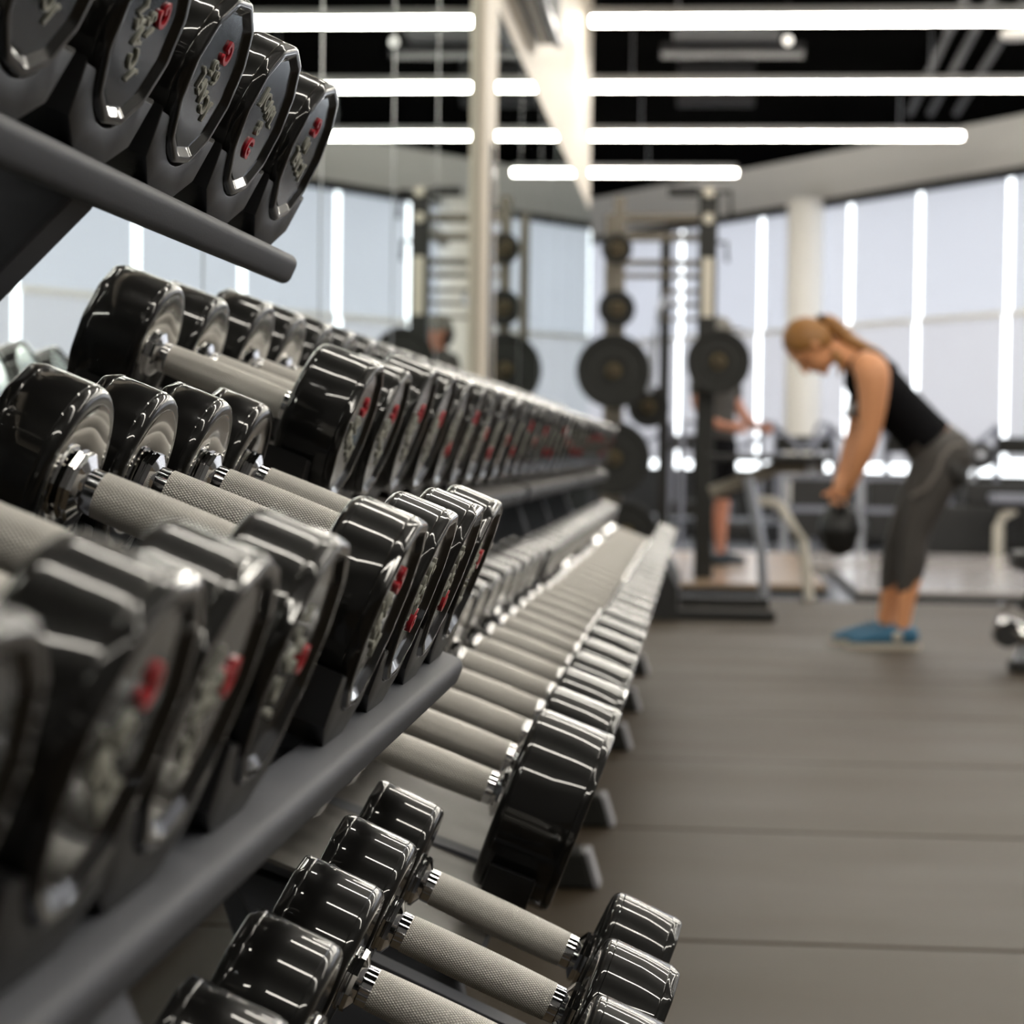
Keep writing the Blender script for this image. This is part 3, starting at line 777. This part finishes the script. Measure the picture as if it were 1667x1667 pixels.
# ------------------------------------------------------------------ treadmills in front of the windows
def treadmill(x, yy, lab):
    t = tag(empty('treadmill', (x, yy, 0)), lab, 'treadmill', 'treadmills by the windows')
    MB().box((-0.36, -0.9, 0.03), (0.36, 0.75, 0.17)).obj('deck', 'edge_black', t, smooth=None, bevel=0.02)
    MB().prism([(-0.34, 0.02), (0.34, 0.02), (0.30, 0.34), (-0.30, 0.34)], 0.62, 0.95).obj('motor_hood', 'frame_dark', t, smooth=None, bevel=0.03)
    for s in (-1, 1):
        MB().box((s*0.34-0.04, -0.9, 0.17), (s*0.34+0.04, 0.7, 0.20)).obj('side_rail', 'frame_silver', t, smooth=None)
        MB().tube([(s*0.34, 0.70, 0.15), (s*0.32, 0.66, 0.85), (s*0.30, 0.60, 1.13)], 0.035, 10).obj('upright', 'pad_slate', t)
        MB().tube([(s*0.31, 0.62, 1.12), (s*0.33, 0.30, 0.98), (s*0.34, -0.05, 0.90)], 0.028, 10).obj('hand_rail', 'pad_slate', t)
    MB().prism([(-0.32, 0.86), (0.32, 0.86), (0.28, 1.02), (-0.28, 1.02)], 0.58, 0.66).obj('console', 'frame_dark', t, smooth=None, bevel=0.02)
    return t
for x, yy, l in ((-0.35, 21.6, 'seen between the squat rack uprights'), (0.72, 21.2, 'left of the column, next to the bench'), (1.75, 20.4, 'behind the woman\'s arms'), (2.75, 20.0, 'behind the woman\'s hips'), (3.75, 19.3, 'at the right edge below the windows')):
    t = treadmill(x, yy, 'grey and black treadmill facing the windows, ' + l)
    t.rotation_euler = (0, 0, math.radians(-30))
# arched hand rails on stands
for i, (x, lab) in enumerate(((0.52, 'dark arched handrail left of the cream column'), (0.98, 'dark arched handrail at the foot of the cream column'), (-0.16, 'dark arched handrail seen between the two squat rack uprights'))):
    t = tag(MB().tube([(0, 0, 0), (0, 0, 1.02), (0.03, 0, 1.10), (0.09, 0, 1.10), (0.30, 0.0, 0.92), (0.36, 0, 0.70), (0.36, 0, 0.0)], 0.022, 10).obj('handrail', 'pad_slate'), lab, 'handrail', 'arched handrails'); t.location = (x, 18.6, 0)
# low black machine with a round roller, behind the woman's hips
mc = tag(empty('roller_machine', (2.32, 18.5, 0)), 'black machine with a round roller pad on a silver stem behind the woman', 'exercise machine')
MB().lathe([(-0.16, 0.05), (-0.15, 0.105), (-0.13, 0.117), (0.10, 0.117), (0.12, 0.10), (0.125, 0.03)], 32, 'Y', (0.03, 0, 0.84)).obj('roller', 'pad_black', mc)
MB().lathe([(-0.175, 0.015), (-0.17, 0.035), (-0.155, 0.035)], 16, 'Y', (0.03, 0, 0.84)).obj('roller_cap', 'frame_silver', mc)
MB().tube([(0.02, 0, 0.75), (-0.06, 0, 0.5), (-0.06, 0, 0.3)], 0.03, 10).obj('stem', 'frame_silver', mc)
MB().box((-0.55, -0.25, 0.0), (0.5, 0.3, 0.42)).obj('housing', 'edge_black', mc, smooth=None, bevel=0.03)
MB().box((-0.1, -0.2, 0.42), (0.5, 0.25, 0.62)).obj('seat_block', 'edge_black', mc, smooth=None, bevel=0.03)
# flat bench with cream hoop legs at the right
def hoop_bench(x, yy, lab, rot=0):
    t = tag(empty('flat_bench', (x, yy, 0), (0, 0, rot)), lab, 'bench')
    MB().box((-0.05, -0.15, 0.46), (1.2, 0.15, 0.53)).obj('pad', 'pad_slate', t, smooth=None, bevel=0.015)
    MB().box((-0.02, -0.05, 0.40), (1.15, 0.05, 0.46)).obj('spine', 'frame_dark', t, smooth=None)
    for s in (0.0, 1.0):
        MB().tube([(0.02+s, -0.0, 0.0), (0.02+s, -0.0, 0.26), (0.06+s, 0, 0.36), (0.15+s, 0, 0.41)], 0.045, 12).obj('leg', 'frame_cream', t)
        MB().box((s-0.02, -0.2, 0.0), (s+0.06, 0.2, 0.04)).obj('foot', 'edge_black', t, smooth=None)
hoop_bench(2.40, 17.72, 'slate-grey flat bench with cream hoop legs at the right edge')
tag(MB().lathe([(-0.06, 0.05), (-0.05, 0.17), (-0.03, 0.19), (0.03, 0.19), (0.05, 0.17), (0.06, 0.05)], 32, 'Y').obj('medicine_ball', 'pad_black'), 'black rounded slam ball on the floor under the slate bench', 'ball').location = (2.80, 17.6, 0.19)
for i, (x, yy, w) in enumerate(((0.98, 18.7, 0.5), (1.60, 18.6, 0.45))):
    t = tag(empty('weight_stack', (x, yy, 0)), 'low black weight-stack frame with silver posts, %s of the pair behind the bench' % ('left' if i == 0 else 'right'), 'exercise machine')
    MB().box((-w/2+0.06, -0.15, 0.12), (w/2-0.06, 0.15, 0.62)).obj('stack', 'edge_black', t, smooth=None, bevel=0.01)
    for s in (-1, 1): MB().box((s*w/2-0.03, -0.05, 0), (s*w/2+0.03, 0.05, 0.72)).obj('post', 'frame_silver', t, smooth=None)
    MB().box((-w/2, -0.06, 0.60), (w/2, 0.06, 0.66)).obj('top_bar', 'pad_slate', t, smooth=None)
    MB().box((-w/2, -0.06, 0.34), (w/2, -0.155, 0.39)).obj('middle_bar', 'pad_slate', t, smooth=None)

# ------------------------------------------------------------------ adjustable bench cut by the right edge
ab = tag(empty('adjustable_bench', (1.255, 8.45, 0)), 'black and chrome adjustable bench cut off by the right edge', 'bench')
MB().box((-0.04, -0.14, 0.39), (1.1, 0.14, 0.46)).obj('pad', 'pad_black', ab, smooth=None, bevel=0.012)
MB().tube([(0.10, -0.05, 0.40), (-0.02, -0.05, 0.24)], 0.022, 10).obj('strut', 'edge_black', ab)
MB().lathe([(-0.03, 0.015), (-0.03, 0.022), (0.0, 0.022), (0.0, 0.015)], 16, 'Y', (-0.085, -0.06, 0.245)).obj('pull_pin', 'chrome', ab)
MB().tube([(-0.11, -0.06, 0.19), (0.0, -0.06, 0.135), (0.12, -0.06, 0.10)], [0.035, 0.045, 0.045], 12).obj('sleeve', 'chrome', ab)
MB().lathe([(-0.05, 0.02), (-0.05, 0.05), (0.05, 0.05), (0.05, 0.02)], 20, 'Y', (-0.07, -0.05, 0.145)).obj('wheel', 'edge_black', ab)
MB().tube([(0.04, -0.06, 0.16), (-0.02, -0.06, 0.03)], 0.030, 10).obj('leg', 'frame_silver', ab)
MB().box((-0.06, -0.12, 0.0), (0.04, 0.0, 0.045)).obj('rubber_foot', 'edge_black', ab, smooth=None, bevel=0.01)
MB().tube([(0.0, 0, 0.14), (0.5, 0, 0.2), (0.9, 0, 0.40)], 0.03, 10).obj('beam', 'edge_black', ab)
MB().tube([(0.9, 0, 0.42), (0.95, 0, 0.03)], 0.03, 10).obj('leg', 'frame_silver', ab)
MB().box((0.9, -0.2, 0.0), (1.0, 0.2, 0.04)).obj('rubber_foot', 'edge_black', ab, smooth=None)

# ------------------------------------------------------------------ people
def chain(mb, pts, lat=(0, 1, 0), n=16):
    """lofted limb: each point (x,y,z, r in plane, r along lat); rounded ends; resampled smoothly"""
    lat = Vector(lat)
    P = [Vector(p[:3]) for p in pts]; A = [p[3] for p in pts]; B = [p[4] if len(p) > 4 else p[3] for p in pts]
    def cr(a, b, c, d, t): return 0.5*((2*b) + (c-a)*t + (2*a-5*b+4*c-d)*t*t + (3*b-a-3*c+d)*t**3)
    Q, QA, QB = [], [], []
    for i in range(len(P)-1):
        for s in range(4):
            t = s/4; g = lambda X: cr(X[max(i-1, 0)], X[i], X[i+1], X[min(i+2, len(X)-1)], t)
            Q.append(g(P)); QA.append(g(A)); QB.append(g(B))
    Q.append(P[-1]); QA.append(A[-1]); QB.append(B[-1])
    d0 = (Q[0]-Q[1]).normalized(); d1 = (Q[-1]-Q[-2]).normalized()
    e0 = min(QA[0], QB[0]); e1 = min(QA[-1], QB[-1])
    pre = [(Q[0]+d0*e0*k, math.sqrt(max(0.0004, 1-k*k))) for k in (0.97, 0.75, 0.4)]
    post = [(Q[-1]+d1*e1*k, math.sqrt(max(0.0004, 1-k*k))) for k in (0.4, 0.75, 0.97)]
    R_ = [(p, QA[0]*s, QB[0]*s) for p, s in pre] + list(zip(Q, QA, QB)) + [(p, QA[-1]*s, QB[-1]*s) for p, s in post]
    v = []; k = len(R_)
    for i, (p, a, b) in enumerate(R_):
        d = (R_[min(i+1, k-1)][0] - R_[max(i-1, 0)][0]).normalized()
        l = (lat - d*lat.dot(d)).normalized(); s = d.cross(l).normalized()
        for j in range(n):
            t = 2*PI*j/n; v.append(p + s*math.cos(t)*a + l*math.sin(t)*b)
    f = [(i*n+j, i*n+(j+1) % n, (i+1)*n+(j+1) % n, (i+1)*n+j) for i in range(k-1) for j in range(n)]
    f += [tuple(range(n-1, -1, -1)), tuple((k-1)*n+j for j in range(n))]
    mb.add(v, f)
def ellip(mb, c, axes, radii, n=16):
    m = MB().ball((0, 0, 0), 1.0, n)
    M = Matrix((axes[0], axes[1], axes[2])).transposed()
    mb.add([Vector(c) + M @ Vector((p.x*radii[0], p.y*radii[1], p.z*radii[2])) for p in m.v], m.f)
def fused(mb, name, m, parent, voxel=0.008, smooth=4):
    me = mesh_from('tmp', mb.v, mb.f)
    o = bpy.data.objects.new('tmp', me); COL.objects.link(o)
    r = o.modifiers.new('r', 'REMESH'); r.mode = 'VOXEL'; r.voxel_size = voxel; r.use_smooth_shade = True
    s = o.modifiers.new('s', 'SMOOTH'); s.iterations = smooth; s.factor = 0.5
    dg = bpy.context.evaluated_depsgraph_get(); dg.update()
    out = bpy.data.meshes.new_from_object(o.evaluated_get(dg)); out.name = name
    bpy.data.objects.remove(o); bpy.data.meshes.remove(me)
    out.polygons.foreach_set('use_smooth', [True]*len(out.polygons))
    out.materials.clear(); out.materials.append(MATS[m])
    ob = bpy.data.objects.new(name, out); COL.objects.link(ob); ob.parent = parent
    return ob

wm = tag(empty('person', (0.804, 9.38, 0)), 'person with a ginger ponytail in a black tank top and grey leggings, bending forward', 'person')
NY, FY = -0.155, 0.155
body = MB()
torso = [(0.225, 0, 0.85, 0.110, 0.165), (0.16, 0, 0.915, 0.105, 0.150), (0.085, 0, 0.985, 0.096, 0.125), (-0.02, 0, 1.085, 0.100, 0.138), (-0.095, 0, 1.165, 0.092, 0.150), (-0.145, 0, 1.22, 0.062, 0.085), (-0.205, 0, 1.262, 0.050, 0.052), (-0.27, 0, 1.285, 0.050, 0.05)]
chain(body, torso)
for sy, dx in ((NY, 0.0), (FY, -0.022)):
    k = 1 if sy < 0 else -1
    chain(body, [(-0.105, sy*0.78, 1.205, 0.066), (-0.085, sy*1.08, 1.175, 0.076), (-0.080+dx*.5, sy*1.14, 1.07, 0.064), (-0.092+dx, sy*1.12, 0.935, 0.052, 0.046), (-0.115+dx, sy*1.02, 0.85, 0.050, 0.045), (-0.160+dx, sy*0.80, 0.725, 0.034, 0.03), (-0.172+dx, sy*0.66, 0.695, 0.033, 0.032)])
    # hand: palm, four curled fingers, thumb round the kettlebell handle at (-0.205, 0.64)
    px_ = -0.185+dx*0.5
    chain(body, [(px_+0.008, sy*0.66, 0.70, 0.026, 0.034), (px_+0.006, sy*0.50, 0.672, 0.021, 0.044), (px_-0.006, sy*0.46, 0.648, 0.016, 0.044)])
    for q, (dy, ln) in enumerate(((-0.030, 0.9), (-0.010, 1.0), (0.010, 1.0), (0.030, 0.85))):
        y0 = sy*0.46 + dy
        chain(body, [(px_-0.006, y0, 0.652, 0.0092), (px_+0.002, y0, 0.628, 0.0090), (px_-0.014*ln, y0, 0.612, 0.0086), (px_-0.036*ln, y0, 0.618, 0.008), (px_-0.042*ln, y0, 0.634, 0.0072)])
    chain(body, [(px_-0.006, sy*0.46 - k*0.036, 0.672, 0.0105), (px_-0.034, sy*0.46 - k*0.038, 0.668, 0.0098), (px_-0.058, sy*0.46 - k*0.030, 0.655, 0.0088), (px_-0.070, sy*0.46 - k*0.020, 0.650, 0.0078)])
for sy, dx in ((-0.085, 0.0), (0.085, -0.055)):
    chain(body, [(0.225, sy, 0.84, 0.098, 0.085), (0.175+dx*.3, sy, 0.68, 0.080, 0.078), (0.118+dx*.7, sy, 0.50, 0.056), (0.105+dx, sy, 0.36, 0.056, 0.052), (0.080+dx, sy, 0.20, 0.040), (0.066+dx, sy, 0.10, 0.035), (0.070+dx, sy, 0.055, 0.036)])
    chain(body, [(0.085+dx, sy, 0.05, 0.034), (0.0+dx, sy, 0.045, 0.030, 0.036), (-0.10+dx, sy, 0.030, 0.020, 0.036)])
hu, hw = Vector((0.90, 0, -0.436)), Vector((-0.436, 0, -0.90))     # crown-to-chin, face direction
hc = Vector((-0.335, 0, 1.292))
lat = Vector((0, 1, 0))
ellip(body, hc - hu*0.015 - hw*0.008, (hu, lat, hw), (0.108, 0.075, 0.098))
ellip(body, hc + hu*0.045 + hw*0.025, (hu, lat, hw), (0.072, 0.060, 0.066))          # jaw
def hp(a, b, c): return hc + hu*a + lat*b + hw*c
chain(body, [tuple(hp(-0.012, 0, 0.086)) + (0.010,), tuple(hp(0.012, 0, 0.100)) + (0.012,), tuple(hp(0.026, 0, 0.106)) + (0.015,)])     # nose
for sgn in (-1, 1):
    ellip(body, hp(0.004, sgn*0.074, -0.010), (hu, lat, hw), (0.030, 0.011, 0.018))   # ear
    ellip(body, hp(-0.016, sgn*0.032, 0.078), (hu, lat, hw), (0.008, 0.022, 0.012))   # brow
ellip(body, hp(0.058, 0, 0.086), (hu, lat, hw), (0.009, 0.024, 0.010))                # lips
ellip(body, hp(0.098, 0, 0.068), (hu, lat, hw), (0.020, 0.026, 0.022))                # chin
b = fused(body, 'body', 'skin', wm, 0.0062, 3)
for sgn in (-1, 1):
    e = MB(); ellip(e, hp(0.0, sgn*0.032, 0.080), (hu, lat, hw), (0.008, 0.014, 0.008)); e.obj('eye', 'shirt_black', wm)
e = MB(); ellip(e, hp(0.058, 0, 0.090), (hu, lat, hw), (0.008, 0.022, 0.008)); e.obj('mouth', 'skin_flush', wm)
hair = MB()
m = MB(); ellip(m, hc - hu*0.020 - hw*0.016, (hu, lat, hw), (0.116, 0.084, 0.104), 22)
bm = bmesh.new(); vs = [bm.verts.new(p) for p in m.v]
for f in m.f: bm.faces.new([vs[i] for i in f])
def cutface(p):
    q = p - hc; a, c = q.dot(hu), q.dot(hw)
    return c > 0.055 - max(0, a + 0.03)*0.75 and a > -0.085
bmesh.ops.delete(bm, geom=[v for v in bm.verts if cutface(v.co)], context='VERTS')
me = bpy.data.meshes.new('hair_cap'); bm.to_mesh(me); bm.free(); me.polygons.foreach_set('use_smooth', [True]*len(me.polygons)); me.materials.append(MATS['hair'])
hcap = obj_of('hair_cap', me, None, wm); sd = hcap.modifiers.new('s', 'SOLIDIFY'); sd.thickness = 0.012; sd.offset = -1
pt = MB(); chain(pt, [(-0.305, 0, 1.395, 0.022, 0.03), (-0.270, 0, 1.405, 0.030, 0.034), (-0.225, 0, 1.372, 0.036, 0.044), (-0.165, 0, 1.315, 0.036, 0.048), (-0.105, -0.02, 1.287, 0.026, 0.045), (-0.050, -0.03, 1.265, 0.018, 0.035), (-0.01, -0.03, 1.235, 0.008, 0.015)]); fused(pt, 'ponytail', 'hair', wm, 0.007, 2)
pt = MB(); chain(pt, [(-0.24, -0.03, 1.27, 0.02, 0.02), (-0.215, -0.05, 1.23, 0.016, 0.02), (-0.215, -0.06, 1.17, 0.008, 0.01)]); fused(pt, 'loose_strand', 'hair', wm, 0.006, 2)
MB().lathe([(-0.014, 0.020), (-0.014, 0.034), (0.014, 0.034), (0.014, 0.020)], 20, 'X', (-0.296, 0, 1.398)).obj('hair_tie', 'shirt_black', wm)
tk = MB(); chain(tk, [(0.170, 0, 0.895, 0.117, 0.165), (0.12, 0, 0.95, 0.110, 0.148), (0.05, 0, 1.02, 0.110, 0.142), (-0.035, 0, 1.095, 0.122, 0.150), (-0.080, 0, 1.14, 0.112, 0.138)])
for sy in (-1, 1):
    chain(tk, [(-0.03, sy*0.080, 1.235, 0.020, 0.03), (-0.075, sy*0.085, 1.268, 0.016, 0.028), (-0.13, sy*0.080, 1.255, 0.016, 0.028), (-0.165, sy*0.075, 1.20, 0.018, 0.032), (-0.165, sy*0.06, 1.13, 0.024, 0.04)])
    ellip(tk, (-0.105, sy*0.065, 1.045), ((1, 0, 0), (0, 1, 0), (0, 0, 1)), (0.07, 0.065, 0.072))
chain(tk, [(0.02, 0, 1.20, 0.02, 0.10), (-0.06, 0, 1.262, 0.018, 0.08)])
tko = fused(tk, 'tank_top', 'shirt_black', wm, 0.008, 5)
pr = MB(); ellip(pr, (-0.157, -0.055, 1.03), ((0.5, 0, 0.87), (0, 1, 0), (-0.87, 0, 0.5)), (0.055, 0.065, 0.022)); pr.obj('shirt_print', 'shirt_print', tko)
lg = MB()
chain(lg, [(0.165, 0, 0.885, 0.110, 0.160), (0.225, 0, 0.845, 0.122, 0.172), (0.235, 0, 0.78, 0.115, 0.165)])
for sy, dx in ((-0.085, 0.0), (0.085, -0.055)):
    ellip(lg, (0.265, sy*0.95, 0.825), ((1, 0, 0), (0, 1, 0), (0, 0, 1)), (0.095, 0.09, 0.115))
    chain(lg, [(0.225, sy, 0.82, 0.115, 0.092), (0.180+dx*.3, sy, 0.68, 0.092, 0.084), (0.118+dx*.7, sy, 0.50, 0.066, 0.064), (0.106+dx, sy, 0.38, 0.064, 0.058), (0.084+dx, sy, 0.262, 0.048, 0.046)])
lgo = fused(lg, 'leggings', 'leggings', wm, 0.008, 4)
ln = MB(); ln.tube([(0.305, -0.155, 0.875), (0.255, -0.172, 0.87), (0.215, -0.178, 0.825), (0.195, -0.175, 0.76), (0.15, -0.170, 0.69), (0.09, -0.150, 0.655)], 0.009, 8); ln.obj('seam_line', 'leggings_line', lgo)
pn = MB(); ellip(pn, (0.265, -0.125, 0.77), ((0.8, 0, 0.6), (0, 1, 0), (-0.6, 0, 0.8)), (0.05, 0.052, 0.085)); pn.obj('side_panel', 'leggings_panel', lgo)
for sy, dx in ((-0.085, 0.0), (0.085, -0.055)):
    sh = MB()
    chain(sh, [(0.105+dx, sy, 0.055, 0.042, 0.036), (0.06+dx, sy, 0.062, 0.046, 0.042), (-0.02+dx, sy, 0.052, 0.040, 0.044), (-0.10+dx, sy, 0.038, 0.028, 0.044), (-0.145+dx, sy, 0.030, 0.018, 0.034)])
    so = fused(sh, 'shoe', 'shoe_blue', wm, 0.007, 3)
    lo = []
    for q in range(28):
        a = 2*PI*q/28; lo.append((-0.012+dx + 0.160*math.cos(a), sy + 0.046*math.sin(a)*(1.0 - 0.12*math.cos(a))))
    m = MB(); n = len(lo)
    m.add([(x, yy, 0.0) for x, yy in lo] + [(x, yy, 0.022) for x, yy in lo], [tuple(range(n-1, -1, -1)), tuple(range(n, 2*n))] + [(i, (i+1) % n, n+(i+1) % n, n+i) for i in range(n)])
    m.obj('sole', 'shoe_sole', so)
    lc = MB()
    for q in range(4): lc.tube([(0.005+dx-0.022*q, sy-0.028, 0.092-0.009*q), (-0.004+dx-0.022*q, sy, 0.103-0.009*q), (0.005+dx-0.022*q, sy+0.028, 0.092-0.009*q)], 0.005, 6)
    lc.obj('laces', 'shoe_dark', so)
    m = MB(); ellip(m, (0.045+dx, sy-0.040, 0.055), ((1, 0, 0), (0, 1, 0), (0, 0, 1)), (0.022, 0.008, 0.022)); m.obj('badge', 'shoe_sole', so)
# kettlebell in her hands
kb = tag(empty('kettlebell', (0.804 - 0.20, 9.38, 0.50)), 'black kettlebell held in both hands by the bending person', 'kettlebell')
m = MB(); chain(m, [(0, 0, 0.035, 0.085, 0.085), (0, 0, 0.0, 0.092, 0.092), (0, 0, -0.035, 0.080, 0.080)]); m.obj('bell', 'pad_black', kb)
m = MB(); m.tube([(0.004, -0.062, 0.06), (0.004, -0.115, 0.105), (0.004, -0.11, 0.128), (0.004, -0.08, 0.132), (0.004, 0.08, 0.132), (0.004, 0.11, 0.128), (0.004, 0.115, 0.105), (0.004, 0.062, 0.06)], 0.013, 12); m.obj('handle', 'edge_black', kb)

# second person, seen behind the squat rack upright
p2 = tag(empty('person', (0.10, 14.9, 0.06), (0, 0, math.radians(55))), 'person in a dark grey shirt and black shorts standing behind the squat rack', 'person')
bd = MB(); LX = (1, 0, 0)
chain(bd, [(0, 0, 0.86, 0.10, 0.16), (0, 0, 1.02, 0.095, 0.145), (0, 0, 1.22, 0.105, 0.165), (0, 0.01, 1.36, 0.085, 0.16), (0, 0.0, 1.44, 0.055, 0.07), (0, -0.01, 1.50, 0.05, 0.05)], LX)
ellip(bd, (0, -0.02, 1.58), ((1, 0, 0), (0, 1, 0), (0, 0, 1)), (0.074, 0.094, 0.115))
ellip(bd, (0, -0.115, 1.57), ((1, 0, 0), (0, 1, 0), (0, 0, 1)), (0.012, 0.018, 0.022))
for sx in (-1, 1):
    ellip(bd, (sx*0.076, -0.01, 1.575), ((1, 0, 0), (0, 1, 0), (0, 0, 1)), (0.010, 0.018, 0.03))
    chain(bd, [(sx*0.16, 0, 1.38, 0.055), (sx*0.20, 0.0, 1.26, 0.048), (sx*0.245, -0.02, 1.10, 0.040), (sx*0.235, -0.12, 0.99, 0.036), (sx*0.20, -0.24, 0.95, 0.027), (sx*0.19, -0.29, 0.945, 0.025, 0.03)], (0, 1, 0))
    for q in range(4):
        z0 = 0.965 - 0.016*q
        chain(bd, [(sx*0.19, -0.29, z0-0.005, 0.009), (sx*0.18, -0.335, z0, 0.009), (sx*0.155, -0.355, z0-0.004, 0.008), (sx*0.13, -0.345, z0-0.006, 0.0075)])
    chain(bd, [(sx*0.185, -0.28, 0.975, 0.010), (sx*0.16, -0.31, 0.990, 0.0095), (sx*0.14, -0.33, 0.985, 0.0085)])
    chain(bd, [(sx*0.09, 0, 0.84, 0.092), (sx*0.10, 0, 0.66, 0.078), (sx*0.10, 0.0, 0.46, 0.055), (sx*0.10, 0.015, 0.33, 0.055), (sx*0.10, 0.01, 0.10, 0.036), (sx*0.10, 0, 0.05, 0.036)], LX)
fused(bd, 'body', 'skin_flush', p2, 0.009, 3)
st = MB(); chain(st, [(0, 0, 0.90, 0.122, 0.182), (0, 0, 1.04, 0.114, 0.172), (0, 0, 1.22, 0.122, 0.188), (0, 0.01, 1.36, 0.10, 0.182), (0, 0.005, 1.42, 0.068, 0.10)], LX)
for sx in (-1, 1): chain(st, [(sx*0.15, 0, 1.375, 0.070), (sx*0.20, 0.0, 1.27, 0.062), (sx*0.222, -0.005, 1.19, 0.058)], (0, 1, 0))
fused(st, 'shirt', 'shirt_grey', p2, 0.010, 4)
sh = MB(); chain(sh, [(0, 0, 0.90, 0.115, 0.172), (0, 0, 0.80, 0.12, 0.185)], LX)
for sx in (-1, 1): chain(sh, [(sx*0.09, 0, 0.82, 0.108, 0.10), (sx*0.105, 0, 0.62, 0.095, 0.095), (sx*0.105, 0, 0.52, 0.090, 0.09)], LX)
fused(sh, 'shorts', 'shirt_black', p2, 0.010, 3)
cp = MB(); ellip(cp, (0, -0.01, 1.625), ((1, 0, 0), (0, 1, 0), (0, 0, 1)), (0.085, 0.105, 0.09)); ellip(cp, (0, -0.13, 1.62), ((1, 0, 0), (0, 1, 0), (0, 0, 1)), (0.07, 0.08, 0.012)); fused(cp, 'cap', 'cap_grey', p2, 0.009, 2)
hr = MB(); ellip(hr, (0, 0.018, 1.575), ((1, 0, 0), (0, 1, 0), (0, 0, 1)), (0.083, 0.088, 0.10)); fused(hr, 'hair', 'pad_black', p2, 0.009, 2)
for sx in (-1, 1):
    m = MB(); chain(m, [(sx*0.10, 0.05, 0.045, 0.042, 0.04), (sx*0.10, -0.05, 0.045, 0.04, 0.045), (sx*0.10, -0.17, 0.032, 0.028, 0.04)], LX); fused(m, 'shoe', 'shoe_dark', p2, 0.009, 2)
